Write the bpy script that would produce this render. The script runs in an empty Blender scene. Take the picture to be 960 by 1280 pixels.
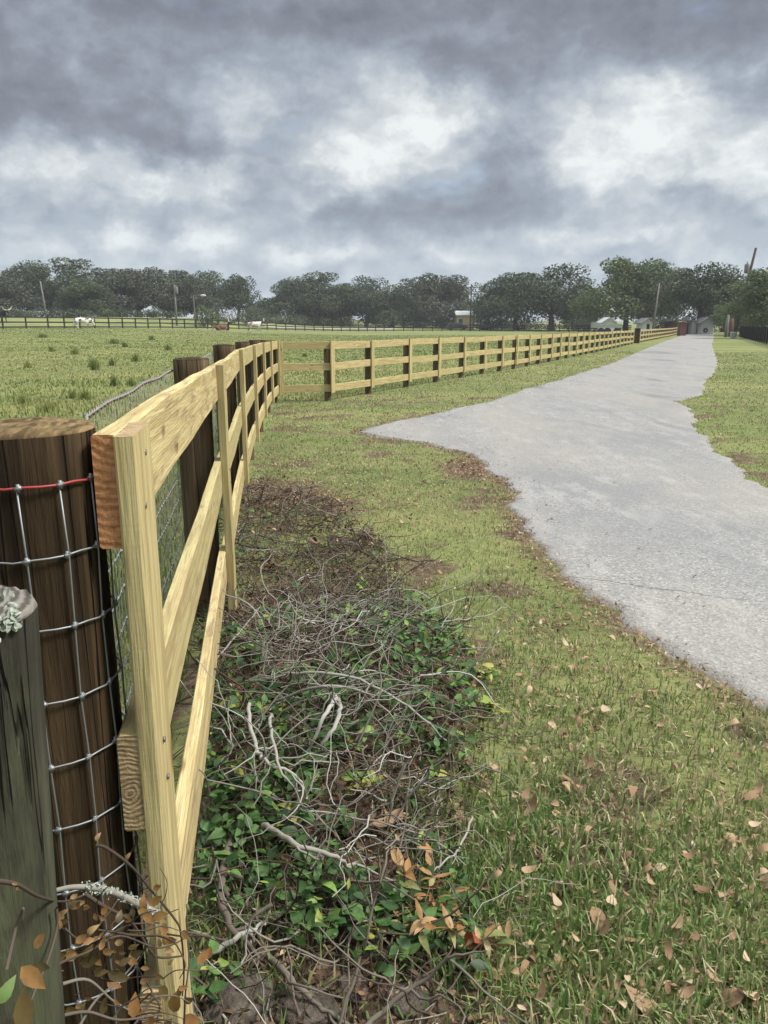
import bpy, bmesh, math, random
import numpy as np
from mathutils import Vector, Matrix, Quaternion

random.seed(7)
RNG = np.random.default_rng(11)
S = bpy.context.scene
COL = S.collection
R = math.radians

# ---------------------------------------------------------------- camera, sky, sun, exposure
F = 961.0
PITCH = math.atan(240 / 961)
EYE = 1.5
cam = bpy.data.cameras.new('camera')
cam.sensor_width = 36.0
cam.lens = F / 1280 * 36.0
cam.clip_start = 0.05
cam.clip_end = 4000
camo = bpy.data.objects.new('camera', cam)
COL.objects.link(camo)
camo.location = (0, 0, EYE)
camo.rotation_euler = (math.pi / 2 - PITCH, 0, 0)
S.camera = camo

SUN_EL, SUN_AZ = R(50), R(96)
SUNDIR = Vector((math.cos(SUN_EL) * math.sin(SUN_AZ), math.cos(SUN_EL) * math.cos(SUN_AZ), math.sin(SUN_EL)))
sun = bpy.data.lights.new('sun', 'SUN')
sun.energy = 1.5
sun.angle = R(14)
sun.color = (1.0, 0.95, 0.86)
suno = bpy.data.objects.new('sun', sun)
COL.objects.link(suno)
suno.rotation_euler = SUNDIR.to_track_quat('Z', 'Y').to_euler()
suno.location = (20, 5, 40)

SKY_GAIN = 3.45
S.view_settings.view_transform = 'Standard'
S.view_settings.look = 'None'
S.view_settings.gamma = 1
S.view_settings.use_curve_mapping = False
S.view_settings.exposure = 1.9
S.render.resolution_x, S.render.resolution_y = 768, 1024


class NT:
    """small helper for building node trees"""
    def __init__(self, tree):
        self.t = tree
        self.t.nodes.clear()

    def n(self, kind, **kw):
        nd = self.t.nodes.new(kind)
        for k, v in kw.items():
            setattr(nd, k, v)
        return nd

    def put(self, sock, v):
        if isinstance(v, bpy.types.NodeSocket):
            self.t.links.new(v, sock)
        elif v is not None:
            if isinstance(v, (tuple, list)) and len(v) == 3 and sock.type == 'RGBA':
                v = (*v, 1)
            sock.default_value = v

    def math(self, op, a, b=None, c=None, clamp=False):
        nd = self.n('ShaderNodeMath', operation=op, use_clamp=clamp)
        self.put(nd.inputs[0], a)
        if b is not None: self.put(nd.inputs[1], b)
        if c is not None: self.put(nd.inputs[2], c)
        return nd.outputs[0]

    def vmath(self, op, a, b=None):
        nd = self.n('ShaderNodeVectorMath', operation=op)
        self.put(nd.inputs[0], a)
        if b is not None: self.put(nd.inputs[1], b)
        return nd.outputs['Value'] if op in ('LENGTH', 'DOT_PRODUCT', 'DISTANCE') else nd.outputs[0]

    def noise(self, vec, scale, detail=4, rough=.55, dist=0, col=False):
        nd = self.n('ShaderNodeTexNoise')
        if vec is not None: self.put(nd.inputs['Vector'], vec)
        nd.inputs['Scale'].default_value = scale
        nd.inputs['Detail'].default_value = detail
        nd.inputs['Roughness'].default_value = rough
        nd.inputs['Distortion'].default_value = dist
        return nd.outputs['Color'] if col else nd.outputs[0]

    def ramp(self, fac, stops, interp='LINEAR'):
        nd = self.n('ShaderNodeValToRGB')
        cr = nd.color_ramp
        cr.interpolation = interp
        while len(cr.elements) < len(stops): cr.elements.new(.5)
        for e, (p, c) in zip(cr.elements, stops):
            e.position = p
            if isinstance(c, (int, float)): c = (c, c, c)
            e.color = (*c, 1)
        self.put(nd.inputs[0], fac)
        return nd.outputs[0]

    def mix(self, fac, a, b, mode='MIX'):
        nd = self.n('ShaderNodeMix', data_type='RGBA', blend_type=mode)
        self.put(nd.inputs[0], fac)
        self.put(nd.inputs[6], a)
        self.put(nd.inputs[7], b)
        return nd.outputs[2]

    def range(self, v, a, b, c=0., d=1.):
        nd = self.n('ShaderNodeMapRange', interpolation_type='SMOOTHSTEP')
        self.put(nd.inputs[0], v)
        for i, q in enumerate((a, b, c, d)): nd.inputs[i + 1].default_value = q
        return nd.outputs[0]

    def obj(self):
        return self.n('ShaderNodeTexCoord').outputs['Object']

    def scale(self, vec, s):
        nd = self.n('ShaderNodeMapping')
        self.put(nd.inputs[0], vec)
        nd.inputs['Scale'].default_value = s
        return nd.outputs[0]

    def attr(self, name):
        return self.n('ShaderNodeAttribute', attribute_name=name).outputs['Fac']

    def rand(self):
        return self.n('ShaderNodeObjectInfo').outputs['Random']

    def bump(self, h, strength=.3, dist=.01):
        nd = self.n('ShaderNodeBump')
        nd.inputs['Strength'].default_value = strength
        nd.inputs['Distance'].default_value = dist
        self.put(nd.inputs['Height'], h)
        return nd.outputs[0]

    def surface(self, color, rough=.8, normal=None, spec=.3, metal=0., trans=0., transcol=None):
        b = self.n('ShaderNodeBsdfPrincipled')
        self.put(b.inputs['Base Color'], color)
        self.put(b.inputs['Roughness'], rough)
        b.inputs['Specular IOR Level'].default_value = spec
        b.inputs['Metallic'].default_value = metal
        if normal is not None: self.put(b.inputs['Normal'], normal)
        sh = b.outputs[0]
        if trans:
            t = self.n('ShaderNodeBsdfTranslucent')
            self.put(t.inputs[0], transcol if transcol is not None else color)
            m = self.n('ShaderNodeMixShader')
            m.inputs[0].default_value = trans
            self.put(m.inputs[1], sh)
            self.put(m.inputs[2], t.outputs[0])
            sh = m.outputs[0]
        o = self.n('ShaderNodeOutputMaterial')
        self.put(o.inputs[0], sh)


def pix_dir(u, v):
    a = (u - 480) / F
    b = -(v - 640) / F
    return Vector((a, math.cos(PITCH) + b * math.sin(PITCH), -math.sin(PITCH) + b * math.cos(PITCH)))


# ---- sky: daylight sky seen through gaps of a broken cloud deck
world = bpy.data.worlds.new('World')
S.world = world
world.use_nodes = True
w = NT(world.node_tree)
gen = w.n('ShaderNodeTexCoord').outputs['Generated']
sky = w.n('ShaderNodeTexSky', sky_type='NISHITA')
sky.sun_disc = False
sky.sun_elevation = SUN_EL
sky.sun_rotation = SUN_AZ
sep = w.n('ShaderNodeSeparateXYZ')
w.put(sep.inputs[0], gen)
zz = sep.outputs[2]
warp = w.vmath('SUBTRACT', w.noise(w.scale(gen, (1, 1, 1.6)), 5.0, 6, .55, col=True), (.5, .5, .5))
warp2 = w.vmath('SUBTRACT', w.noise(w.scale(gen, (1, 1, 1.3)), 15.0, 6, .6, col=True), (.5, .5, .5))
warp_s = w.vmath('ADD', w.vmath('MULTIPLY', warp, (.08, .08, .06)), w.vmath('MULTIPLY', warp2, (.075, .075, .06)))
d2 = w.vmath('ADD', gen, warp_s)
flat = w.scale(d2, (1, 1, 2.1))
n1 = w.noise(flat, 3.4, 9, .56)
n3 = w.noise(w.scale(gen, (1, 1, 1.5)), 30.0, 7, .6)
n2 = w.noise(w.scale(d2, (1, 1, 1.7)), 11.0, 8, .58)
bn = w.noise(w.scale(d2, (1, 1, 1.6)), 8.5, 7, .55)
bil = w.math('SUBTRACT', .72, w.math('MULTIPLY', w.math('ABSOLUTE', w.math('SUBTRACT', bn, .5)), 4.2))
base = w.ramp(zz, [(0, .60), (.05, .56), (.11, .52), (.18, .47), (.25, .36), (.32, .20), (.5, .45), (1, .8)])
B = w.math('ADD', base, w.math('MULTIPLY', w.math('SUBTRACT', n1, .5), .42))
B = w.math('ADD', B, w.math('MULTIPLY', w.math('SUBTRACT', n2, .5), .74))
B = w.math('ADD', B, w.math('MULTIPLY', w.math('SUBTRACT', n3, .5), .46))
# (u, v, radius x, radius y, weight): the cloud masses of this sky, as directions
for (u, v, rx, ry, wt) in [
        (500, 165, 105, 75, .16), (530, 130, 70, 36, .16), (455, 205, 80, 50, .12), (590, 150, 60, 50, .10),
        (790, 185, 110, 70, .40), (845, 145, 55, 40, .24), (760, 215, 60, 36, .14), (955, 185, 55, 60, .34), (700, 130, 50, 40, .10), (600, 50, 50, 22, .16),
        (290, 140, 50, 34, .26), (225, 225, 60, 26, .28), (300, 215, 45, 26, .14), (372, 258, 32, 22, .26), (60, 205, 100, 24, .28), (150, 250, 60, 16, .14),
        (255, 300, 42, 15, .34), (165, 300, 34, 16, .28), (365, 320, 38, 13, .32), (440, 315, 50, 12, .20), (600, 325, 50, 16, .30), (545, 318, 26, 12, .24),
        (680, 295, 60, 14, .22), (770, 290, 50, 12, .16), (30, 315, 60, 14, .16), (700, 335, 60, 12, .1),
        (545, 262, 165, 32, -.28), (640, 215, 60, 55, -.20), (440, 268, 60, 16, -.14), (110, 110, 190, 70, -.13), (60, 160, 100, 30, -.14), (570, 78, 42, 26, -.24),
        (800, 25, 240, 50, -.12), (350, 20, 300, 42, -.12), (940, 120, 70, 24, -.20), (850, 258, 110, 22, -.20), (40, 262, 130, 14, -.10), (230, 180, 60, 26, -.12), (350, 195, 40, 60, -.06)
        ]:
    c = pix_dir(u, v).normalized()
    df = w.vmath('SUBTRACT', d2, tuple(c))
    sx = F / rx * .9
    sy = F / ry * .9
    df = w.vmath('MULTIPLY', df, (sx, sx, sy))
    g = w.range(w.vmath('LENGTH', df), .10, 1.30, 1., 0.)
    B = w.math('ADD', B, w.math('MULTIPLY', g, wt))
B = w.math('ADD', B, w.math('MULTIPLY', w.math('MULTIPLY', bil, w.range(B, .30, .75, .35, 1.)), .22))
cloud = w.ramp(B, [(.0, (.145, .158, .192)), (.22, (.198, .220, .264)), (.42, (.270, .308, .365)), (.60, (.362, .405, .452)),
                   (.80, (.49, .525, .55)), (1., (.68, .71, .715))])
cloud = w.mix(w.range(zz, .02, .20, .42, 0.), cloud, w.mix(.5, cloud, (.36, .47, .58), 'MIX'))
gap = w.range(w.noise(w.scale(gen, (1, 1, 2.5)), 3.0, 5, .5), .56, .70)
gap = w.math('MULTIPLY', w.math('MULTIPLY', gap, .28), w.range(B, .40, .58, 1., 0.))
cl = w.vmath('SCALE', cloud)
w.put(cl.node.inputs['Scale'], w.math('ADD', w.math('MULTIPLY', w.range(zz, .42, .8), SKY_GAIN * 1.8), SKY_GAIN))  # extra gain added to the unseen overhead sky to strengthen the skylight
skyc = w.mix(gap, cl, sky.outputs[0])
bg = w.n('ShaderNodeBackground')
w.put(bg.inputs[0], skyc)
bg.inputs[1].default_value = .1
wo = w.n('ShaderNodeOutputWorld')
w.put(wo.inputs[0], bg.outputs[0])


# ---------------------------------------------------------------- terrain and placing helpers
def ss(a, b, x):
    t = np.clip((np.asarray(x, float) - a) / (b - a), 0, 1)
    return t * t * (3 - 2 * t)


def T(x, y):
    x = np.asarray(x, float); y = np.asarray(y, float)
    return (.2 * (1 - ss(2, 10, y)) - .006 * np.clip(y - 12, 0, 90) * ss(-30, -2, x)
            + .55 * ss(14, 44, -x) * ss(25, 80, y)
            + (.55 + .85 * ss(18, 36, -x)) * ss(-28, 2, -x) * ss(4, 30, y - np.interp(x, [-60, -45, -32.6, -19, 0, 20], [84, 90, 112, 135, 147, 150])))


def Tz(x, y): return float(T(x, y))


def G(u, v):
    d = pix_dir(u, v); d = d / d.y
    t = .3
    while t < 400:
        if EYE + d.z * t < Tz(d.x * t, t): break
        t *= 1.003
    return Vector((d.x * t, t, Tz(d.x * t, t)))


def P(u, v, D):
    d = pix_dir(u, v); d = d / d.y
    return Vector((d.x * D, D, EYE + d.z * D))


def X(u, D):
    """a point on the ground in the direction of column u near the horizon, D metres ahead"""
    d = pix_dir(u, 405); d = d / d.y
    return Vector((d.x * D, D, Tz(d.x * D, D)))


# ---------------------------------------------------------------- object helpers
def tag(o, label=None, cat=None, group=None, kind=None):
    if label: o['label'] = label
    if cat: o['category'] = cat
    if group: o['group'] = group
    if kind: o['kind'] = kind
    return o


def link(o, parent=None):
    COL.objects.link(o)
    if parent is not None: o.parent = parent
    return o


def empty(name, loc, rz=0., label=None, cat=None, group=None):
    o = bpy.data.objects.new(name, None)
    o.empty_display_size = .2
    o.location = loc
    o.rotation_euler = (0, 0, rz)
    COL.objects.link(o)
    return tag(o, label, cat, group)


def mesh_np(name, V, faces_list, attr=None, smooth=False):
    """V (n,3); faces_list: list of int arrays (m,k)"""
    me = bpy.data.meshes.new(name)
    V = np.asarray(V, np.float32)
    me.vertices.add(len(V))
    me.vertices.foreach_set('co', V.ravel())
    nl = sum(f.size for f in faces_list)
    nf = sum(len(f) for f in faces_list)
    me.loops.add(nl)
    me.loops.foreach_set('vertex_index', np.concatenate([f.ravel() for f in faces_list]).astype(np.int32))
    me.polygons.add(nf)
    tot = np.concatenate([np.full(len(f), f.shape[1]) for f in faces_list]).astype(np.int32)
    st = np.concatenate([[0], np.cumsum(tot)[:-1]]).astype(np.int32)
    me.polygons.foreach_set('loop_start', st)
    me.polygons.foreach_set('loop_total', tot)
    if smooth: me.polygons.foreach_set('use_smooth', np.ones(nf, bool))
    if attr is not None:
        for k, a in attr.items():
            at = me.attributes.new(k, 'FLOAT', 'POINT')
            at.data.foreach_set('value', np.asarray(a, np.float32))
    me.update(calc_edges=True)
    me.validate()
    return me


def obj_me(name, me, mats, parent=None):
    o = bpy.data.objects.new(name, me)
    for m in (mats if isinstance(mats, (list, tuple)) else [mats]): me.materials.append(m)
    return link(o, parent)


class MB:
    """collects plain geometry, then becomes one mesh object"""
    def __init__(self): self.v = []; self.f = []; self.mi = []; self.sm = []

    def add(self, verts, faces, mi=0, smooth=False):
        b = len(self.v)
        self.v += [tuple(p) for p in verts]
        for f in faces:
            self.f.append([i + b for i in f]); self.mi.append(mi); self.sm.append(smooth)

    def box(self, c, s, mi=0, M=None):
        x, y, z = s[0] / 2, s[1] / 2, s[2] / 2
        vs = [Vector((sx * x, sy * y, sz * z)) for sz in (-1, 1) for sy in (-1, 1) for sx in (-1, 1)]
        if M: vs = [M @ p for p in vs]
        vs = [p + Vector(c) for p in vs]
        self.add(vs, [(0, 2, 3, 1), (4, 5, 7, 6), (0, 1, 5, 4), (2, 6, 7, 3), (0, 4, 6, 2), (1, 3, 7, 5)], mi)

    def tube(self, pts, rad, sides=6, mi=0, cap=True, smooth=True):
        pts = [Vector(p) for p in pts]
        n = len(pts)
        if not hasattr(rad, '__len__'): rad = [rad] * n
        vs = []
        up = Vector((0, 0, 1))
        t0 = (pts[1] - pts[0]).normalized()
        a = t0.cross(up)
        if a.length < 1e-3: a = t0.cross(Vector((1, 0, 0)))
        a.normalize()
        for i, p in enumerate(pts):
            t = (pts[min(i + 1, n - 1)] - pts[max(i - 1, 0)]).normalized()
            a = (a - t * a.dot(t)).normalized()
            b = t.cross(a)
            for k in range(sides):
                an = 2 * math.pi * k / sides
                vs.append(p + (a * math.cos(an) + b * math.sin(an)) * rad[i])
        fs = [(i * sides + k, i * sides + (k + 1) % sides, (i + 1) * sides + (k + 1) % sides, (i + 1) * sides + k)
              for i in range(n - 1) for k in range(sides)]
        self.add(vs, fs, mi, smooth)
        if cap:
            b = len(self.v) - len(vs)
            self.f.append([b + k for k in range(sides)][::-1]); self.mi.append(mi); self.sm.append(False)
            self.f.append([b + (n - 1) * sides + k for k in range(sides)]); self.mi.append(mi); self.sm.append(False)

    def build(self, name, mats, parent=None):
        me = bpy.data.meshes.new(name)
        me.from_pydata(self.v, [], self.f)
        me.polygons.foreach_set('material_index', self.mi)
        me.polygons.foreach_set('use_smooth', self.sm)
        me.update()
        return obj_me(name, me, mats, parent)


def new_mat(name):
    m = bpy.data.materials.new(name)
    m.use_nodes = True
    return m, NT(m.node_tree)


def plain(name, col, rough=.7, spec=.3, metal=0., nscale=8., amt=.25):
    m, t = new_mat(name)
    n = t.noise(t.obj(), nscale, 5)
    c = t.mix(t.math('MULTIPLY', n, amt), col, tuple(x * .45 for x in col))
    t.surface(c, rough, spec=spec, metal=metal)
    return m


# ---------------------------------------------------------------- materials
def wood_new_mat(name, c_lo, c_hi, c_stain, stain=.25):
    m, t = new_mat(name)
    o = t.obj()
    rnd = t.rand()
    off = t.n('ShaderNodeCombineXYZ')
    t.put(off.inputs[0], t.math('MULTIPLY', rnd, 37.0))
    t.put(off.inputs[1], t.math('MULTIPLY', rnd, 3.0))
    v = t.vmath('ADD', o, off.outputs[0])
    grain = t.noise(t.scale(v, (1.2, 34, 34)), 1.6, 6, .6, .6)
    fine = t.noise(t.scale(v, (5, 170, 170)), 1.6, 3, .6)
    saw = t.noise(t.scale(v, (160, 3, 3)), 1.2, 2, .5)
    blotch = t.noise(t.scale(v, (2.2, 9, 9)), 1.3, 5, .6, .5)
    c = t.mix(t.range(grain, .36, .62), c_lo, c_hi)
    c = t.mix(t.math('MULTIPLY', t.range(saw, .45, .8), .03), c, tuple(x * .6 for x in c_lo))
    dirt = t.noise(t.scale(v, (3.5, 30, 30)), 1.2, 7, .68, .5)
    c = t.mix(t.math('MULTIPLY', t.range(dirt, .50, .66), stain), c, (.21, .140, .085))
    c = t.mix(t.math('MULTIPLY', t.range(fine, .46, .7), .55), c, tuple(x * .62 for x in c_lo))
    c = t.mix(t.math('MULTIPLY', t.range(blotch, .50, .72), stain), c, c_stain)
    # greenish treated tint on some boards
    c = t.mix(t.math('MULTIPLY', t.range(rnd, .3, 1.), .40), c, (.27, .245, .11))
    # knots
    vo = t.n('ShaderNodeTexVoronoi')
    t.put(vo.inputs['Vector'], t.scale(v, (3.6, 9, 9)))
    vo.inputs['Scale'].default_value = 1.0
    kn = t.range(vo.outputs['Distance'], .05, .16, 1, 0)
    c = t.mix(t.math('MULTIPLY', kn, .75), c, (.13, .065, .025))
    h = t.math('ADD', t.math('ADD', t.math('MULTIPLY', grain, .5), t.math('MULTIPLY', fine, .35)), t.math('MULTIPLY', saw, .06))
    t.surface(c, .85, t.bump(h, .9, .006), spec=.2)
    return m


def endgrain_mat(name, c_lo, c_hi, cy, cz, freq):
    m, t = new_mat(name)
    o = t.obj()
    nz = t.vmath('MULTIPLY', t.vmath('SUBTRACT', t.noise(o, 30, 4, col=True), (.5, .5, .5)), (.02, .02, .02))
    q = t.vmath('MULTIPLY', t.vmath('SUBTRACT', t.vmath('ADD', o, nz), (0, cy, cz)), (0, 1, 1))
    r = t.vmath('LENGTH', q)
    wv = t.math('SINE', t.math('MULTIPLY', r, freq))
    spl = t.noise(t.scale(o, (40, 60, 40)), 2, 5, .65)
    c = t.mix(t.math('MULTIPLY', t.range(wv, -.2, 1.), t.range(t.noise(o, 25, 4, .6), .3, .7)), c_hi, c_lo)
    sawd = t.noise(t.scale(o, (1, 30, 260)), 1.4, 3, .6)
    c = t.mix(t.math('MULTIPLY', t.range(sawd, .45, .7), .5), c, tuple(x * .6 for x in c_lo))
    c = t.mix(t.math('MULTIPLY', t.range(t.noise(o, 16, 3, .5), .5, .65), .4), c, tuple(x * 1.3 for x in c_hi))
    c = t.mix(t.math('MULTIPLY', t.range(spl, .4, .7), .5), c, tuple(x * .55 for x in c_lo))
    t.surface(c, .9, t.bump(t.math('ADD', t.math('MULTIPLY', wv, .15), spl), .6, .004), spec=.15)
    return m


def post_mat(name, c_lo, c_mid, c_hi, axis=2, green=0., crk=.85):
    m, t = new_mat(name)
    o = t.obj()
    rnd = t.rand()
    v = t.vmath('ADD', o, t.vmath('MULTIPLY', (1., 1., 1.), (0, 0, 0)))
    off = t.n('ShaderNodeCombineXYZ')
    t.put(off.inputs[2], t.math('MULTIPLY', rnd, 21.0))
    v = t.vmath('ADD', o, off.outputs[0])
    st = t.noise(t.scale(v, (30, 30, 1.1)), 1.5, 7, .62, .4)
    big = t.noise(t.scale(v, (9, 9, 1.4)), 1.3, 5, .6, .3)
    crack = t.noise(t.scale(v, (26, 26, .5)), 1.2, 3, .5, .2)
    c = t.ramp(t.math('ADD', t.math('MULTIPLY', st, .6), t.math('MULTIPLY', big, .4)),
               [(.30, c_lo), (.48, c_mid), (.66, c_hi)])
    ck = t.range(t.math('ABSOLUTE', t.math('SUBTRACT', crack, .5)), .0, .018, 1, 0)
    c = t.mix(t.math('MULTIPLY', ck, crk), c, tuple(x * .22 for x in c_lo))
    if green:
        g = t.range(t.noise(t.scale(v, (10, 10, 3)), 1.4, 6, .65), .45, .68)
        c = t.mix(t.math('MULTIPLY', g, green), c, (.105, .125, .06))
    h = t.math('SUBTRACT', st, t.math('MULTIPLY', ck, .8))
    t.surface(c, .9, t.bump(h, 1., .014), spec=.15)
    return m


M = {}
M['pine'] = wood_new_mat('pine_board', (.33, .262, .120), (.49, .408, .205), (.31, .185, .095), .28)
M['pine_near'] = wood_new_mat('pine_board_stained', (.36, .282, .130), (.52, .430, .220), (.29, .165, .095), .75)
M['end_red'] = endgrain_mat('end_grain_red', (.26, .108, .046), (.44, .215, .10), -.03, .16, 560)
M['end_pale'] = endgrain_mat('end_grain_pale', (.19, .125, .065), (.38, .28, .16), .004, -.01, 900)
M['post_dark'] = post_mat('post_dark_stain', (.014, .009, .005), (.040, .026, .014), (.105, .070, .036))
M['post_brown'] = post_mat('post_brown_stain', (.035, .025, .015), (.085, .060, .035), (.17, .122, .072))
M['post_mid'] = post_mat('post_mid_stain', (.050, .037, .023), (.115, .084, .052), (.20, .15, .095))
M['post_end'] = post_mat('post_end_stain', (.010, .0065, .0035), (.034, .022, .011), (.090, .059, .030))
M['post_old'] = post_mat('post_weathered', (.016, .0155, .012), (.034, .032, .024), (.064, .060, .047), green=.40, crk=.3)
M['post_top'] = endgrain_mat('post_top_wood', (.09, .06, .03), (.26, .19, .095), .02, .0, 60)
mt, t = new_mat('post_top_weathered')
o = t.obj()
r_ = t.vmath('LENGTH', t.vmath('MULTIPLY', t.vmath('ADD', o, t.vmath('MULTIPLY', t.noise(o, 20, 4, col=True), (.012, .012, 0))), (1, 1, 0)))
wv = t.math('SINE', t.math('MULTIPLY', r_, 420))
nz = t.noise(t.scale(o, (60, 14, 20)), 1.5, 6, .6)
c = t.mix(t.range(nz, .35, .7), (.065, .042, .02), (.215, .15, .072))
c = t.mix(t.math('MULTIPLY', t.range(wv, 0, 1), .25), c, (.07, .05, .03))
t.surface(c, .9, t.bump(t.math('ADD', nz, t.math('MULTIPLY', wv, .2)), .7, .006), spec=.15)
M['post_top'] = mt
mt, t = new_mat('old_post_top')
o = t.obj()
r_ = t.vmath('LENGTH', t.vmath('MULTIPLY', t.vmath('ADD', o, t.vmath('MULTIPLY', t.noise(o, 14, 5, col=True), (.03, .03, 0))), (1, 1, 0)))
wv = t.math('SINE', t.math('MULTIPLY', r_, 620))
nz = t.noise(t.scale(o, (50, 50, 20)), 1.5, 6, .6)
c = t.mix(t.range(wv, -.6, 1), (.20, .185, .165), (.055, .048, .04))
c = t.mix(t.math('MULTIPLY', nz, .4), c, (.12, .10, .085))
t.surface(c, .95, t.bump(t.math('ADD', nz, t.math('MULTIPLY', wv, -.5)), .8, .004), spec=.1)
M['old_top'] = mt
M['wire'] = plain('galvanised_wire', (.30, .315, .33), .55, .4, .7, 60, .7)
M['cord'] = plain('twisted_cord', (.30, .29, .28), .7, .3, 0., 160, 1.)
M['wire_red'] = plain('red_wire', (.30, .035, .04), .5, .4, 0., 60, .3)
M['lichen'] = plain('lichen', (.40, .45, .38), .95, .1, 0., 60, .8)
M['black_paint'] = plain('black_board_paint', (.012, .012, .013), .6, .3, 0., 6, .3)
M['pole_grey'] = plain('pole_grey_wood', (.19, .18, .16), .9, .2, 0., 5, .4)
M['pole_dark'] = plain('pole_dark_wood', (.055, .05, .046), .9, .2, 0., 5, .4)
M['white_paint'] = plain('white_wall_paint', (.66, .67, .66), .7, .3, 0., 3, .15)
M['grey_paint'] = plain('grey_wall_paint', (.36, .37, .36), .8, .2, 0., 1.5, .5)
M['yellow_paint'] = plain('yellow_wall_paint', (.50, .39, .17), .7, .3, 0., 3, .15)
M['grey_roof'] = plain('grey_roof_shingle', (.17, .17, .175), .8, .3, 0., 4, .3)
M['pale_roof'] = plain('pale_roof_metal', (.50, .51, .52), .5, .4, 0., 4, .2)
M['dark_glass'] = plain('dark_window_glass', (.02, .024, .03), .15, .5, 0., 4, .2)
M['soft_green'] = plain('pale_green_metal', (.30, .34, .30), .55, .4, 0., 4, .2)
M['horn'] = plain('horn', (.55, .52, .45), .5, .4, 0., 6, .3)
M['dark_green_paint'] = plain('dark_car_paint', (.02, .025, .03), .3, .5, 0., 4, .2)

# brick
mt, t = new_mat('red_brick')
br = t.n('ShaderNodeTexBrick')
t.put(br.inputs['Vector'], t.scale(t.obj(), (1, 1, 1)))
t.put(br.inputs['Color1'], (.14, .05, .04)); t.put(br.inputs['Color2'], (.09, .035, .03)); t.put(br.inputs['Mortar'], (.16, .13, .12))
br.inputs['Scale'].default_value = 4.0
t.surface(br.outputs[0], .9)
M['brick'] = mt

# asphalt
mt, t = new_mat('old_asphalt')
o = t.obj()
agg = t.n('ShaderNodeTexVoronoi'); t.put(agg.inputs['Vector'], o); agg.inputs['Scale'].default_value = 78
sp = t.range(agg.outputs['Distance'], .1, .55)
cellc = t.n('ShaderNodeSeparateColor'); t.put(cellc.inputs[0], agg.outputs['Color'])
fine = t.noise(o, 60, 6, .7)
blot = t.noise(t.scale(o, (1, .55, 1)), .85, 7, .62, .4)
mid = t.noise(t.scale(o, (1.4, .5, 1)), 4.0, 6, .65)
c = t.ramp(cellc.outputs[0], [(0, (.105, .105, .106)), (.45, (.216, .210, .200)), (.8, (.302, .291, .273)), (1, (.44, .43, .41))])
c = t.mix(t.math('MULTIPLY', sp, .55), c, (.209, .204, .195))
c = t.mix(t.math('MULTIPLY', t.range(fine, .35, .7), .30), c, (.12, .122, .13))
c = t.mix(t.math('MULTIPLY', t.range(blot, .47, .68), .60), c, (.150, .152, .160))
c = t.mix(t.math('MULTIPLY', t.range(mid, .48, .68), .45), c, (.32, .31, .29))
# one long thin crack across the drive and a few hairlines
sepo = t.n('ShaderNodeSeparateXYZ'); t.put(sepo.inputs[0], o)
nzl = t.math('MULTIPLY', t.math('SUBTRACT', t.noise(o, 5.0, 6, .65), .5), .22)
lin = t.math('ADD', t.math('SUBTRACT', sepo.outputs[1], t.math('ADD', t.math('MULTIPLY', sepo.outputs[0], -.52), 4.37)), nzl)
ck = t.range(t.math('ABSOLUTE', lin), .002, .011, 1, 0)
ck = t.math('MULTIPLY', ck, t.range(sepo.outputs[0], 1.55, 1.9, 1, 0))
c = t.mix(t.math('MULTIPLY', ck, .8), c, (.03, .03, .032))
# rust / leaf stain at the broken edge
edge = t.attr('edge')
c = t.mix(t.math('MULTIPLY', t.range(edge, .1, .9), t.range(t.noise(o, 5, 5, .6), .35, .65)), c, (.16, .105, .07))
# tar patches far along
trk = t.math('ABSOLUTE', t.math('SUBTRACT', t.noise(t.scale(o, (.55, .09, 1)), 1.3, 5, .55, .3), .5))
c = t.mix(t.math('MULTIPLY', t.range(trk, .0, .07, 1, 0), .32), c, (.155, .155, .158))
warm = t.noise(t.scale(o, (.8, .3, 1)), .9, 4, .5)
c = t.mix(t.math('MULTIPLY', t.range(warm, .42, .62), .35), c, (.26, .240, .208))
spot = t.range(t.noise(o, 3.2, 3, .4), .68, .72)
c = t.mix(t.math('MULTIPLY', spot, .12), c, (.10, .10, .104))
ptch = t.range(t.noise(t.scale(o, (.5, .16, 1)), 1.0, 5, .6, .6), .57, .66)
c = t.mix(t.math('MULTIPLY', ptch, .65), c, (.11, .112, .12))
t.surface(c, .88, t.bump(t.math('ADD', sp, t.math('MULTIPLY', fine, .6)), .5, .004), spec=.25)
M['asphalt'] = mt

# ground (lawn thatch, pasture, bare soil)
mt, t = new_mat('ground_turf')
o = t.obj()
a = t.noise(o, .35, 6, .6)
b = t.noise(o, 2.6, 7, .65)
d = t.noise(o, 26, 6, .7)
far = t.noise(t.scale(o, (.10, .30, 1)), 1.0, 6, .62)
c = t.ramp(t.math('ADD', t.math('MULTIPLY', b, .55), t.math('MULTIPLY', d, .45)),
           [(.30, (.055, .052, .026)), (.46, (.112, .128, .048)), (.60, (.172, .180, .076)), (.74, (.28, .235, .14))])
c = t.mix(t.math('MULTIPLY', t.range(a, .42, .66), .5), c, (.135, .190, .055))
c = t.mix(t.math('MULTIPLY', t.range(far, .45, .62), .55), c, (.24, .23, .095))
c = t.mix(t.math('MULTIPLY', t.range(t.noise(t.scale(o, (.3, 1, 1)), .6, 6, .65), .55, .7), .45), c, (.11, .15, .048))
lit = t.math('ADD', t.attr('litter'), t.math('MULTIPLY', t.math('SUBTRACT', t.noise(o, 9, 6, .7), .5), .9))
soil = t.ramp(d, [(.3, (.040, .028, .020)), (.5, (.11, .076, .053)), (.68, (.21, .15, .105))])
c = t.mix(t.range(lit, .3, .62), c, soil)
t.surface(c, .95, t.bump(t.math('ADD', d, b), .8, .03), spec=.1)
M['turf'] = mt


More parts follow.
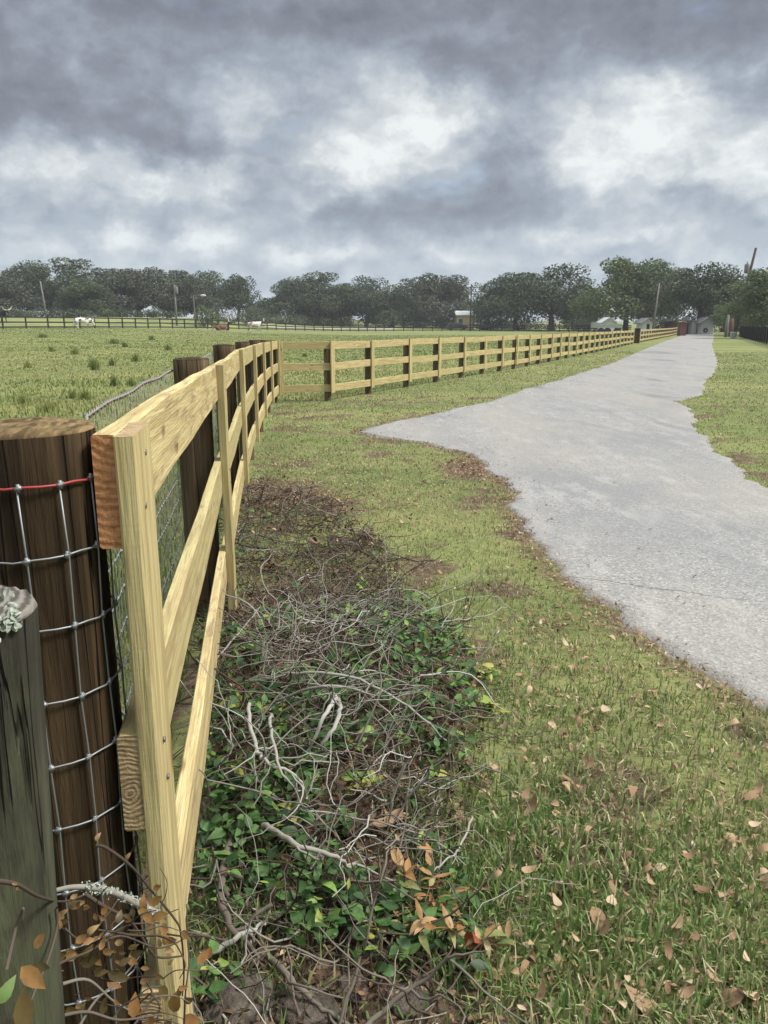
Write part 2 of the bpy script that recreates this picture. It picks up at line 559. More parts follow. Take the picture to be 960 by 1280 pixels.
def leafy(name, stops, rough=.6, trans=.25, spec=.3):
    m, t = new_mat(name)
    c = t.ramp(t.attr('tint'), stops)
    if 'leaf' in name:
        o = t.obj()
        sp_ = t.range(t.noise(o, 110, 4, .6), .42, .68)
        c = t.mix(t.math('MULTIPLY', sp_, .5), c, t.mix(.6, c, (.05, .03, .015)))
    t.surface(c, rough, spec=spec, trans=trans)
    return m


M['grass'] = leafy('lawn_grass', [(0, (.060, .122, .032)), (.35, (.118, .208, .054)), (.6, (.192, .226, .084)), (.78, (.27, .245, .125)), (1, (.45, .375, .24))], .55)
M['pasture'] = leafy('pasture_grass', [(0, (.060, .090, .026)), (.35, (.140, .178, .050)), (.6, (.222, .245, .080)), (.8, (.31, .285, .115)), (1, (.38, .32, .16))], .6)
M['dry_leaf'] = leafy('dry_leaf', [(0, (.045, .028, .018)), (.35, (.115, .070, .042)), (.65, (.24, .145, .080)), (.85, (.36, .245, .145)), (1, (.45, .36, .25))], .7, .1)
M['green_leaf'] = leafy('green_leaf', [(0, (.020, .050, .018)), (.4, (.048, .110, .034)), (.7, (.100, .200, .050)), (.9, (.22, .33, .07)), (1, (.40, .38, .09))], .5, .25, .3)
M['vine_leaf'] = leafy('vine_leaf', [(0, (.075, .055, .018)), (.3, (.16, .105, .030)), (.6, (.32, .16, .055)), (.85, (.40, .26, .13)), (1, (.13, .20, .055))], .5, .25, .4)
M['twig'] = leafy('twig_bark', [(0, (.022, .016, .012)), (.4, (.075, .055, .042)), (.7, (.16, .145, .12)), (1, (.34, .33, .30))], .9, 0., .15)
M['crown_dark'] = leafy('oak_leaves_dark', [(0, (.018, .028, .013)), (.5, (.047, .066, .030)), (1, (.105, .130, .062))], .6, .15)
M['crown_grey'] = leafy('oak_leaves_grey', [(0, (.028, .036, .022)), (.5, (.068, .080, .050)), (1, (.135, .145, .098))], .7, .15)
M['crown_light'] = leafy('oak_leaves_light', [(0, (.036, .050, .018)), (.5, (.085, .115, .042)), (1, (.16, .195, .080))], .6, .2)
mt, t = new_mat('tree_bark')
n = t.noise(t.scale(t.obj(), (6, 6, 1.5)), 1.5, 6, .6)
t.surface(t.ramp(n, [(.3, (.022, .018, .014)), (.7, (.085, .075, .062))]), .95, spec=.1)
M['bark'] = mt


# ---------------------------------------------------------------- ground and drive
def axis(lims):
    """lims: list of (start, stop, step)"""
    out = []
    for a, b, s in lims:
        out += list(np.linspace(a, b, max(2, int(round((b - a) / s)) + 1))[:-1])
    out.append(lims[-1][1])
    return np.array(out)


RL = [(30.0, -30.), (11.0, -9.), (4.6, -2.5), (2.5, 0.), (1.62, 1.6), (1.34, 2.25), (1.32, 2.4), (1.22, 2.49), (1.15, 2.67), (1.12, 2.91), (1.12, 3.15), (1.09, 3.41), (.98, 3.65), (.96, 3.98), (.87, 4.4),
      (.95, 5.02), (.98, 5.69), (1.08, 6.68), (.98, 8.42), (.59, 9.44), (-.44, 10.49)]
RL += [(G(u, v).x, G(u, v).y) for u, v in [(470, 533), (540, 518), (620, 500), (655, 487), (700, 475), (720, 468), (763, 455), (797, 440), (827, 428), (857, 417)]]
RR = [(60., -30.), (30., -9.), (17., -2.5), (10.5, 0.), (5.2, 2.6), (3.7, 4.1), (3.28, 4.9)]
RR += [(G(u, v).x, G(u, v).y) for u, v in [(960, 612), (942, 600), (893, 560), (870, 533), (867, 513), (845, 503), (880, 493), (882, 475), (893, 468), (897, 453), (890, 430), (893, 417)]]
RLa, RRa = np.array(RL), np.array(RR)
ROAD_END = min(RLa[-1, 1], RRa[-1, 1])


def wob(y, ph, amp=1.):
    return amp * (.035 * np.sin(y * 3.1 + ph) + .028 * np.sin(y * 7.3 + 1.7 * ph) + .018 * np.sin(y * 17.1 + 2.3 * ph) + .010 * np.sin(y * 41. + ph))


def road_l(y): return np.interp(y, RLa[:, 1], RLa[:, 0]) + wob(np.asarray(y, float), .4)
def road_r(y): return np.interp(y, RRa[:, 1], RRa[:, 0]) + wob(np.asarray(y, float), 2.1, 1.0)


def on_road(x, y, m=0.):
    return (x > road_l(y) - m) & (x < road_r(y) + m) & (y < ROAD_END)


# brush heap outline, on the ground
BR = [G(u, v) for u, v in [(338, 610), (385, 615), (440, 640), (490, 690), (535, 770), (590, 830), (605, 930), (580, 1030), (565, 1080), (605, 1160), (620, 1240), (600, 1280)]]
BR = [(p.x, p.y) for p in BR] + [(.15, .75), (-.45, .75), (-.42, 1.4), (-.85, 3.3), (-1.2, 5.7), (-1.45, 7.2)]
BRa = np.array(BR)


def inside(poly, x, y):
    x = np.asarray(x, float); y = np.asarray(y, float)
    r = np.zeros(x.shape, bool)
    j = len(poly) - 1
    for i in range(len(poly)):
        xi, yi = poly[i]; xj, yj = poly[j]
        c = ((yi > y) != (yj > y)) & (x < (xj - xi) * (y - yi) / (yj - yi + 1e-12) + xi)
        r ^= c
        j = i
    return r


def poly_dist(poly, x, y):
    """distance to the outline (positive inside)"""
    x = np.asarray(x, float); y = np.asarray(y, float)
    d = np.full(x.shape, 1e9)
    j = len(poly) - 1
    for i in range(len(poly)):
        ax, ay = poly[j]; bx, by = poly[i]
        L = (bx - ax) ** 2 + (by - ay) ** 2 + 1e-12
        tt = np.clip(((x - ax) * (bx - ax) + (y - ay) * (by - ay)) / L, 0, 1)
        d = np.minimum(d, np.hypot(x - ax - tt * (bx - ax), y - ay - tt * (by - ay)))
        j = i
    return np.where(inside(poly, x, y), d, -d)


HEAPS = [(-.12, 2.75, .55, .20), (-.30, 2.2, .4, .16), (.15, 2.55, .35, .10), (-.35, 3.7, .4, .10), (-.15, 1.75, .35, .14), (-.75, 5.0, .5, .06)]


def heap(x, y):
    h = 0.
    for cx, cy, r, hh in HEAPS:
        h = h + .62 * hh * np.exp(-((x - cx) ** 2 + (y - cy) ** 2) / (r * r))
    return h


xs = axis([(-900, -200, 60), (-200, -60, 8), (-60, -16, 2), (-16, -4, .5), (-4, 4, .08), (4, 10, .4), (10, 60, 2.5), (60, 200, 12), (200, 900, 60)])
ys = axis([(-60, -6, 6), (-6, 0, .6), (0, 9, .08), (9, 20, .3), (20, 60, 1.2), (60, 200, 4), (200, 1800, 80)])
gx, gy = np.meshgrid(xs, ys)
gz = T(gx, gy)
near = ss(16, 10, gy) if False else (1 - ss(9, 16, gy)) * (1 - ss(4, 8, np.abs(gx)))
und = .016 * np.sin(gx * 5.1 + 1.3 * np.sin(gy * 2.2)) * np.sin(gy * 4.3 + 1.1 * np.sin(gx * 3.)) + .008 * np.sin(gx * 13 + gy * 7) * np.sin(gy * 15 - gx * 4)
dr = np.minimum(np.abs(gx - road_l(gy)), np.abs(gx - road_r(gy)))
offr = ss(.0, .5, dr) * (~on_road(gx, gy))
bd = poly_dist(BR, gx, gy)
gz = gz + near * offr * und + .5 * heap(gx, gy) * ss(-.1, .2, bd) - .03 * on_road(gx, gy, -.05) * 1.0
pn = .5 + .25 * (np.sin(gx * 5.3 + 1.7 * np.sin(gy * 3.7)) * np.cos(gy * 5.9 + 1.3 * np.sin(gx * 3.2)) + .6 * np.sin(gx * 12.2 + gy * 10.) * np.cos(gy * 14.3 - gx * 6.))
lit = np.clip(ss(-.12, .25, bd), 0, 1) * (.95 - ss(2.6, 4.0, gy) * .85 * np.clip(pn * 1.5, 0, 1))
edge_l = np.exp(-(np.abs(gx - road_l(gy)) / .16) ** 2) * (gy < 13)
lit = np.maximum(lit, .52 * edge_l)
pt = .5 + .25 * (np.sin(gx * 3.1 + 1.9 * np.sin(gy * 1.7)) * np.cos(gy * 2.9 + 1.3 * np.sin(gx * 2.2)) + .7 * np.sin(gx * 8.2 + gy * 6.) * np.cos(gy * 9.3 - gx * 4.))
lit = np.maximum(lit, .62 * ss(.48, .76, pt) * (gy < 16) * (gy > .5) * (gx > -2))
# a bare leafy patch by the fence and one beside the drive
for cx, cy, rx, ry, k in [(-.75, 6.3, .5, .8, .7), (.85, 7.6, .35, .9, .8), (-.3, 5.6, .5, .35, .5), (.1, 1.0, .45, .3, 1.), (-.1, 8.0, .4, .3, .4), (-.75, 10.4, .8, .5, .5)]:
    lit = np.maximum(lit, k * np.exp(-((gx - cx) / rx) ** 2 - ((gy - cy) / ry) ** 2))
ny, nx = gx.shape
idx = np.arange(nx * ny).reshape(ny, nx)
fq = np.stack([idx[:-1, :-1], idx[:-1, 1:], idx[1:, 1:], idx[1:, :-1]], -1).reshape(-1, 4)
me = mesh_np('ground', np.stack([gx, gy, gz], -1).reshape(-1, 3), [fq], {'litter': lit.ravel()}, True)
ground = obj_me('ground', me, M['turf'])
tag(ground, kind='structure')


def gz_near(x, y):
    """ground height with the small bumps"""
    x = np.asarray(x, float); y = np.asarray(y, float)
    nr = (1 - ss(9, 16, y)) * (1 - ss(4, 8, np.abs(x)))
    un = .016 * np.sin(x * 5.1 + 1.3 * np.sin(y * 2.2)) * np.sin(y * 4.3 + 1.1 * np.sin(x * 3.)) + .008 * np.sin(x * 13 + y * 7) * np.sin(y * 15 - x * 4)
    d_ = np.minimum(np.abs(x - road_l(y)), np.abs(x - road_r(y)))
    of = ss(.0, .5, d_) * (~on_road(x, y))
    b_ = poly_dist(BR, x, y)
    return T(x, y) + nr * of * un + .5 * heap(x, y) * ss(-.1, .2, b_)


ry = axis([(-30, 0, 1.), (0, 15, .035), (15, 40, .15), (40, ROAD_END, .6)])
NC = 28
cols = np.concatenate([[0, .012, .03, .06], np.linspace(.1, .9, NC - 8), [.94, .97, .988, 1.]])
rl, rr = road_l(ry), road_r(ry)
rx = rl[:, None] + (rr - rl)[:, None] * cols[None, :]
ryy = np.repeat(ry[:, None], len(cols), 1)
rz = T(rx, ryy) + .014
rz[:, 0] -= .045; rz[:, -1] -= .045
de = np.minimum(rx - rl[:, None], rr[:, None] - rx)
me = mesh_np('driveway', np.stack([rx, ryy, rz], -1).reshape(-1, 3),
             [(lambda I: np.stack([I[:-1, :-1], I[:-1, 1:], I[1:, 1:], I[1:, :-1]], -1).reshape(-1, 4))(np.arange(rx.size).reshape(rx.shape))],
             {'edge': np.exp(-(de / .045) ** 2).ravel()}, True)
road = obj_me('driveway', me, M['asphalt'])
tag(road, kind='structure')


# ---------------------------------------------------------------- vectorised blades and leaves
def blades(x, y, z, h, wd, tint, lean=.5):
    n = len(x)
    az = RNG.uniform(0, 2 * np.pi, n)
    la = RNG.uniform(0, 2 * np.pi, n)
    ln = np.abs(RNG.normal(0, lean, n))
    ln = np.clip(ln, 0, 1.5)
    px, py = np.cos(az) * wd / 2, np.sin(az) * wd / 2
    lx, ly = np.cos(la), np.sin(la)
    mx = h * .52 * np.sin(ln * .6); mz = h * .52 * np.cos(ln * .6)
    tx = mx + h * .48 * np.sin(ln * 1.5); tz = np.maximum(mz + h * .48 * np.cos(ln * 1.5), .004)
    V = np.empty((n, 5, 3), np.float32)
    V[:, 0] = np.stack([x - px, y - py, z - .004], -1)
    V[:, 1] = np.stack([x + px, y + py, z - .004], -1)
    V[:, 2] = np.stack([x + lx * mx - px * .85, y + ly * mx - py * .85, z + mz], -1)
    V[:, 3] = np.stack([x + lx * mx + px * .85, y + ly * mx + py * .85, z + mz], -1)
    V[:, 4] = np.stack([x + lx * tx, y + ly * tx, z + tz], -1)
    b = (np.arange(n) * 5)[:, None]
    q = b + np.array([0, 1, 3, 2]); tr = b + np.array([2, 3, 4])
    return V.reshape(-1, 3), q, tr, np.repeat(tint, 5)


def rot_from(yaw, pitch, roll):
    cy, sy = np.cos(yaw), np.sin(yaw); cp, sp = np.cos(pitch), np.sin(pitch); cr, sr = np.cos(roll), np.sin(roll)
    n = len(yaw); z0 = np.zeros(n); o1 = np.ones(n)
    Rz = np.stack([cy, -sy, z0, sy, cy, z0, z0, z0, o1], -1).reshape(n, 3, 3)
    Ry = np.stack([cp, z0, sp, z0, o1, z0, -sp, z0, cp], -1).reshape(n, 3, 3)
    Rx = np.stack([o1, z0, z0, z0, cr, -sr, z0, sr, cr], -1).reshape(n, 3, 3)
    return Rz @ Ry @ Rx


LT = np.array([0, .18, .42, .68, 1.])
LW = np.array([.04, .78, 1., .72, .02])


def leaves(pos, yaw, pitch, roll, L, wid, curl, tint, fold=.25):
    """leaf blades: 5 stations x (left, midrib, right)"""
    n = len(pos)
    t_ = LT[None, :]
    ang = curl[:, None] * (t_ - .3)
    x = L[:, None] * t_ * np.cos(ang * .7)
    z = L[:, None] * (t_ * np.sin(ang) * .8)
    wv = (L * wid / 2)[:, None] * LW[None, :]
    V = np.zeros((n, 5, 3, 3))
    for k, s in enumerate((-1, 0, 1)):
        V[:, :, k, 0] = x
        V[:, :, k, 1] = s * wv
        V[:, :, k, 2] = z + abs(s) * wv * fold
    Rm = rot_from(yaw, pitch, roll)
    V = np.einsum('nij,nskj->nski', Rm, V) + np.asarray(pos)[:, None, None, :]
    base = (np.arange(n) * 15)[:, None]
    fs = []
    for s in range(4):
        for k in range(2):
            a_ = s * 3 + k
            fs.append(base + np.array([a_, a_ + 1, a_ + 4, a_ + 3]))
    return V.reshape(-1, 3), np.concatenate(fs), np.repeat(tint, 15)


def val_noise(x, y, sc, seed=0):
    """cheap smooth noise in 0..1"""
    a = x * sc; b = y * sc
    return .5 + .25 * (np.sin(a + 1.7 * np.sin(b * .7 + seed)) * np.cos(b * 1.1 + 1.3 * np.sin(a * .6 + seed)) + np.sin(a * 2.3 + b * 1.9 + seed) * np.cos(b * 2.7 - a * 1.1 + 2 * seed) * .6)


# ---------------------------------------------------------------- the new board fence
def spline(pts, n=12):
    P_ = [np.array(p, float) for p in pts]
    out = []
    for i in range(len(P_) - 1):
        p0 = P_[max(i - 1, 0)]; p1 = P_[i]; p2 = P_[i + 1]; p3 = P_[min(i + 2, len(P_) - 1)]
        for k in range(n):
            s = k / n
            out.append(.5 * ((2 * p1) + (-p0 + p2) * s + (2 * p0 - 5 * p1 + 4 * p2 - p3) * s * s + (-p0 + 3 * p1 - 3 * p2 + p3) * s ** 3))
    out.append(P_[-1])
    return np.array(out)


FA = [(-.343, .93), (-.728, 3.33), (-1.078, 5.75), (-1.375, 8.15), (-1.645, 10.55), (-1.88, 12.9), (-1.985, 14.55)]   # rail line, first run
ZA = [1.366, 1.313, 1.287, 1.243, 1.203, 1.155, 1.125]
UB = [352, 413, 464, 512, 549, 581, 607, 629, 647, 663, 677, 691, 702, 712, 722, 730, 737, 744, 750, 756, 761, 766, 771, 776, 781, 785, 789, 793]
IU = [350, 413, 512, 607, 647, 702, 744, 797, 846]
ID = [.0690, .0671, .0548, .0430, .0385, .0306, .0243, .0160, .0088]


def fpoint(u):
    D = 1 / np.interp(u, IU, ID)
    return X(u, D)


FB = [fpoint(u) for u in UB]
FB[0] = Vector((-1.96, 14.62, 0))


def plank(name, p0, p1, h, th, mats, parent, top=True, bow=0., up=None, segs=10, seed=0):
    """a sawn board from p0 to p1 (centre of its section), local x along the board, z its width"""
    p0 = Vector(p0); p1 = Vector(p1)
    ax = (p1 - p0); L = ax.length; ax.normalize()
    upv = Vector(up) if up is not None else Vector((0, 0, 1))
    side = upv.cross(ax).normalized()
    upv = ax.cross(side).normalized()
    rd = random.Random(seed)
    ch = min(.003, th * .12)
    prof = [(-th / 2 + ch, -h / 2), (th / 2 - ch, -h / 2), (th / 2, -h / 2 + ch), (th / 2, h / 2 - ch),
            (th / 2 - ch, h / 2), (-th / 2 + ch, h / 2), (-th / 2, h / 2 - ch), (-th / 2, -h / 2 + ch)]
    mb = MB()
    vs = []
    ph = rd.uniform(0, 6)
    for i in range(segs + 1):
        s = i / segs
        dz = bow * math.sin(math.pi * s) + (.0016 * math.sin(s * 7 + ph) + .0012 * math.sin(s * 17 + 2 * ph)) * (1 if bow else .4)
        dy = .0022 * math.sin(s * 5 + ph * 1.7) * math.sin(math.pi * s)
        for (a, b) in prof:
            vs.append((s * L - L / 2, a + dy + rd.uniform(-.0006, .0006), b + dz + rd.uniform(-.0008, .0008)))
    fs = [(i * 8 + k, i * 8 + (k + 1) % 8, (i + 1) * 8 + (k + 1) % 8, (i + 1) * 8 + k) for i in range(segs) for k in range(8)]
    mb.add(vs, [f[::-1] for f in fs], 0)
    mb.f.append(list(range(8))); mb.mi.append(1); mb.sm.append(False)
    mb.f.append([segs * 8 + k for k in range(8)][::-1]); mb.mi.append(1); mb.sm.append(False)
    o = mb.build(name, mats, parent)
    Mx = Matrix((ax, side, upv)).transposed().to_4x4()
    Mx.translation = (p0 + p1) / 2
    o.matrix_world = Mx
    return o


def round_post(name, x, y, z0, z1, r, mats, parent, lean=(0, 0), seed=0, sides=28, rings=18, taper=.0):
    rd = random.Random(seed)
    mb = MB()
    vs = []
    ph = [rd.uniform(0, 6.28) for _ in range(6)]
    H = z1 - z0

    def rad(a, s):
        return r * (1 + taper * (1 - s)) * (1 + .022 * math.sin(2 * a + ph[0] + .6 * s) + .014 * math.sin(5 * a + ph[1] - s) + .008 * math.sin(11 * a + ph[2] + 2 * s))
    for i in range(rings + 1):
        s = i / rings
        for k in range(sides):
            a = 2 * math.pi * k / sides
            rr_ = rad(a, s)
            vs.append((rr_ * math.cos(a) + lean[0] * s * H, rr_ * math.sin(a) + lean[1] * s * H, s * H))
    fs = [(i * sides + k, i * sides + (k + 1) % sides, (i + 1) * sides + (k + 1) % sides, (i + 1) * sides + k) for i in range(rings) for k in range(sides)]
    mb.add(vs, fs, 0, True)
    # worn, slightly domed top
    top = []
    for ring, (q, dz) in enumerate([(.97, .004), (.75, .007), (.4, .009)]):
        for k in range(sides):
            a = 2 * math.pi * k / sides
            rr_ = rad(a, 1) * q
            top.append((rr_ * math.cos(a) + lean[0] * H, rr_ * math.sin(a) + lean[1] * H, H + dz + rd.uniform(-.0025, .0025)))
    b0 = len(mb.v) - sides
    b1 = len(mb.v)
    mb.v += top
    for ring in range(3):
        A = b0 if ring == 0 else b1 + (ring - 1) * sides
        Bq = b1 + ring * sides
        for k in range(sides):
            mb.f.append([A + k, A + (k + 1) % sides, Bq + (k + 1) % sides, Bq + k]); mb.mi.append(1); mb.sm.append(True)
    mb.f.append([b1 + 2 * sides + k for k in range(sides)]); mb.mi.append(1); mb.sm.append(False)
    o = mb.build(name, mats, parent)
    o.location = (x, y, z0)
    return o


fence = empty('board_fence', (FA[0][0], FA[0][1], Tz(*FA[0])), 0,
              'new pale pine three-board fence running from the foreground and bending along the driveway', 'fence')
FO = Vector(fence.location)


def fplace(o):
    """child of the fence Empty keeping its place in the world"""
    mw = o.matrix_world.copy()
    o.parent = fence
    o.matrix_parent_inverse = Matrix.Translation(-FO)
    return o


RH, RT_ = .144, .030
spA = spline([(x, y, z) for (x, y), z in zip(FA, ZA)], 8)
end_mats = [[M['pine_near'], M['end_red']], [M['pine_near'], M['end_pale']], [M['pine_near'], M['end_pale']]]


def rail_normal(a, b):
    d = Vector((b[0] - a[0], b[1] - a[1], 0)).normalized()
    return Vector((d.y, -d.x, 0))          # towards the drive


for i in range(len(FA) - 1):
    a, b = FA[i], FA[i + 1]
    for k in range(3):
        za = ZA[i] - k * .411 - RH / 2; zb = ZA[i + 1] - k * .405 - RH / 2
        dz = random.uniform(-.004, .004)
        g = .003
        pa = Vector((a[0], a[1], za)); pb = Vector((b[0], b[1], zb))
        if i == 0: pa.y += -.005 * k
        d = (pb - pa).normalized()
        off = rail_normal(a, b) * (.002 if i % 2 else 0)
        o = plank('rail', pa + d * g + off, pb - d * g + off, RH, RT_, end_mats[k] if i == 0 else [M['pine'], M['end_pale']], None,
                  bow=(.003 if i == 0 and k == 0 else random.uniform(-.005, .004)), segs=16, seed=i * 7 + k)
        fplace(o)
        if i == 0 and k == 0: o['label'] = 'nearest top board with sawn reddish end grain'
# upright boards nailed over the rail joints
for i in range(len(FA)):
    a = FA[max(i - 1, 0)] if i == len(FA) - 1 else FA[i]
    b = FA[i] if i == len(FA) - 1 else FA[i + 1]
    nrm = rail_normal(a, b)
    d = Vector((b[0] - a[0], b[1] - a[1], 0)).normalized()
    c = Vector((FA[i][0], FA[i][1], 0)) + nrm * (RT_ / 2 + .013 + .0008 + (.002 if i else -.004)) + (d * .066 if i == 0 else d * .0)
    ztop = ZA[i] + (-.004 if i == 0 else .004)
    zbot = Tz(c.x, c.y) - .05 if i < 2 else ZA[i] - .822 - RH - .03
    o = plank('upright_board', Vector((c.x, c.y, zbot)), Vector((c.x, c.y, ztop)), .138, .026 if i == 0 else .034,
              [M['pine'], M['end_pale']], None, up=d, segs=14, seed=90 + i)
    fplace(o)
# round dark posts behind the rails
POSTS_A = []
for i in range(len(FA)):
    a = FA[max(i - 1, 0)] if i == len(FA) - 1 else FA[i]
    b = FA[i] if i == len(FA) - 1 else FA[i + 1]
    nrm = rail_normal(a, b)
    d = Vector((b[0] - a[0], b[1] - a[1], 0)).normalized()
    rr_ = [.086, .074, .076, .074, .075, .074, .07][i]
    c = Vector((FA[i][0], FA[i][1], 0)) - nrm * (RT_ / 2 + rr_ + .004) + d * (.05 if i == 0 else .03)
    z0 = Tz(c.x, c.y) - .3
    zt = ZA[i] + [.0, .022, .03, .03, .028, .02, .0][i]
    o = round_post('post', c.x, c.y, z0, zt, rr_, [M['post_brown'] if i else M['post_end'], M['post_dark'] if i else M['post_top']], None, seed=i, sides=40, rings=24)
    fplace(o)
    if i == 0: o['label'] = 'thick dark stained end post with a tan worn top, wrapped in wire mesh'
    POSTS_A.append((c.x, c.y, rr_))

M['nail'] = plain('nail_head', (.16, .15, .14), .5, .4, .6, 40, .3)
for i in range(4):
    a, b = FA[i], FA[i + 1]
    nrm = rail_normal(a, b); d = Vector((b[0] - a[0], b[1] - a[1], 0)).normalized()
    c = Vector((FA[i][0], FA[i][1], 0)) + nrm * (RT_ / 2 + .013 + .0008 + (.002 if i else -.004) + (.013 if i == 0 else .017)) + (d * .066 if i == 0 else d * 0)
    for k in range(3):
        for q in (-.03, .035):
            p = Vector((c.x, c.y, ZA[i] - k * .411 - RH / 2 + q)) + d * random.uniform(-.035, .035)
            mb = MB(); mb.tube([-nrm * .002, nrm * .0014], .0042, 10)
            o = mb.build('nail', M['nail'], None); o.location = p
            fplace(o)
# second run, along the drive
NB = len(FB)
HB = [1.125 - .10 * min(1, i / (NB - 1)) for i in range(NB)]
zg = lambda p: Tz(p.x, p.y)
for i in range(0, NB - 1, 2):
    j = min(i + 2, NB - 1)
    a, b = FB[i], FB[j]
    if i == 0: j = 1; a, b = FB[0], FB[1]
for (i, j) in [(0, 1)] + [(q, min(q + 2, NB - 1)) for q in range(1, NB - 1, 2)]:
    a, b = FB[i], FB[j]
    for k in range(3):
        sc = lambda q: HB[q] / 1.125
        jt = random.uniform(-.010, .010)
        za = zg(a) + HB[i] - k * .405 * sc(i) - RH / 2 + jt; zb = zg(b) + HB[j] - k * .405 * sc(j) - RH / 2 + jt + random.uniform(-.008, .008)
        pa = Vector((a.x, a.y, za)); pb = Vector((b.x, b.y, zb)); d = (pb - pa).normalized()
        o = plank('rail', pa + d * .004, pb - d * .004, RH * .97, RT_, [M['pine'], M['end_pale']], None, bow=random.uniform(-.012, .012), segs=10, seed=300 + i * 3 + k)
        fplace(o)
for i in range(NB):
    a = FB[max(i - 1, 0)] if i == NB - 1 else FB[i]
    b = FB[i] if i == NB - 1 else FB[i + 1]
    nrm = rail_normal(a, b); d = Vector((b.x - a.x, b.y - a.y, 0)).normalized()
    c = Vector((FB[i].x, FB[i].y, 0)) + nrm * (RT_ + .004)
    if i > 0 or True:
        o = plank('upright_board', Vector((c.x, c.y, zg(FB[i]) + HB[i] - .97 * HB[i] / 1.125 + random.uniform(-.03, .01))), Vector((c.x, c.y, zg(FB[i]) + HB[i] + random.uniform(0, .012))),
                  .138, .025, [M['pine'], M['end_pale']], None, up=d, segs=4, seed=500 + i)
        fplace(o)
    if i == 0: continue
    rr_ = .066
    pc = Vector((FB[i].x, FB[i].y, 0)) - nrm * (RT_ / 2 + rr_ + .004)
    o = round_post('post', pc.x, pc.y, zg(FB[i]) - .25, zg(FB[i]) + HB[i] - .02, rr_, [M['post_mid'], M['post_top']], None, seed=40 + i, sides=14, rings=5)
    fplace(o)

# far run beyond the dark gate post
far_f = empty('board_fence', fpoint(800), 0, 'far stretch of pale board fence between the dark gate post and the brick pillar', 'fence')
UC = []
D0, D1 = 1 / np.interp(801, IU, ID), 1 / np.interp(846, IU, ID)
nC = 20
PC = []
pA = X(801, D0); pB = X(847, D1)
for i in range(nC + 1):
    q = pA.lerp(pB, i / nC); q.z = Tz(q.x, q.y); PC.append(q)
FO2 = Vector(far_f.location)
for i in range(0, nC, 2):
    a, b = PC[i], PC[i + 2]
    for k in range(3):
        za = a.z + 1.04 - k * .38 - RH / 2; zb = b.z + 1.04 - k * .38 - RH / 2
        o = plank('rail', Vector((a.x, a.y, za)) - FO2, Vector((b.x, b.y, zb)) - FO2, RH, RT_, [M['pine'], M['end_pale']], far_f, segs=4, seed=700 + i + k)
for i in range(nC + 1):
    a, b = (PC[i], PC[i + 1]) if i < nC else (PC[i - 1], PC[i])
    nrm = rail_normal(a, b); d = Vector((b.x - a.x, b.y - a.y, 0)).normalized()
    c = PC[i] + nrm * (RT_ + .004) - FO2
    plank('upright_board', Vector((c.x, c.y, c.z + .1)), Vector((c.x, c.y, c.z + 1.045)), .138, .025, [M['pine'], M['end_pale']], far_f, up=d, segs=2, seed=800 + i)
    c = PC[i] - nrm * .09 - FO2
    round_post('post', c.x, c.y, c.z - .2, c.z + 1.0, .065, [M['post_mid'], M['post_top']], far_f, seed=i, sides=10, rings=3)

# dark gate post pair between the two stretches
gp = empty('gate_post', fpoint(797.5), 0, 'thick black post standing between the two stretches of pale board fence', 'post')
mb = MB(); mb.box((0, 0, .56), (.34, .3, 1.12)); mb.build('post', M['post_dark'], gp)
mb = MB(); mb.box((0, 0, 1.14), (.40, .36, .05)); mb.build('cap', M['black_paint'], gp)

# weathered grey post at the left edge
op = empty('weathered_post', (-.315, .60, Tz(-.315, .60)), 0, 'short grey weathered round post with pale lichen at the left edge', 'post')
cx_, cy_ = -.33, .615
op.location.x = -.425; op.location.y = .625
po = round_post('post', 0, 0, -.2, 1.252 - op.location.z, .062, [M['post_old'], M['old_top']], op, lean=(.045, 0), seed=77, sides=48, rings=30)

lp, ly_, lr, ll, lt = [], [], [], [], []
for (cu, cv, n_, sp_) in [(8, 783, 190, .009), (17, 796, 110, .008), (3, 772, 80, .009), (14, 898, 14, .003), (26, 806, 70, .007), (10, 862, 8, .005), (12, 906, 6, .003)]:
    c = P(cu, cv + 14, .565)
    for _ in range(n_):
        qx = c.x + random.gauss(0, sp_); qz = c.z + random.gauss(0, sp_)
        dx = qx - (op.location.x + .045 * (qz - op.location.z + .2))
        if abs(dx) > .062: continue
        qy = op.location.y - math.sqrt(max(.064 ** 2 - dx * dx, 0)) - .003
        lp.append((qx, qy, qz))
lp = np.array(lp)
zc = P(12, 860, .565).z
for sel in (lp[:, 2] >= zc, lp[:, 2] < zc):
    q_ = lp[sel]; n_ = len(q_)
    if n_ == 0: continue
    Vl, Fl, tl = leaves(q_ - np.array(op.location), RNG.uniform(0, 6.28, n_), RNG.uniform(-1.6, -.4, n_), RNG.uniform(-1.5, 1.5, n_), RNG.uniform(.004, .0085, n_), np.full(n_, .9), RNG.uniform(-2, 2, n_), np.zeros(n_), .8)
    obj_me('lichen', mesh_np('lichen', Vl, [Fl]), M['lichen'], op)

# ---------------------------------------------------------------- woven wire on the field side of the posts
p1x, p1y, p1r = POSTS_A[0]
path = [(-1.6, .84), (-.8, p1y - p1r - .004)]
for k in range(0, 9):
    an = -math.pi / 2 - .35 + k / 8 * (math.pi * .95)
    path.append((p1x + (p1r + .006) * math.cos(an), p1y + (p1r + .006) * math.sin(an)))
path += [(-.62, 1.6), (-.78, 2.5)]
for (cx, cy, r_) in POSTS_A[1:4]:
    path.append((cx - r_ - .012, cy))
path = np.array(path)
seg = np.hypot(*np.diff(path, axis=0).T); cum = np.concatenate([[0], np.cumsum(seg)])


def wpt(s): return np.interp(s, cum, path[:, 0]), np.interp(s, cum, path[:, 1])


def wz(s, k):
    x, y = wpt(s)
    return 1.312 - .0925 * k - .011 * max(y - 1, 0) + .003 * math.sin(s * 9 + k * 2.1)


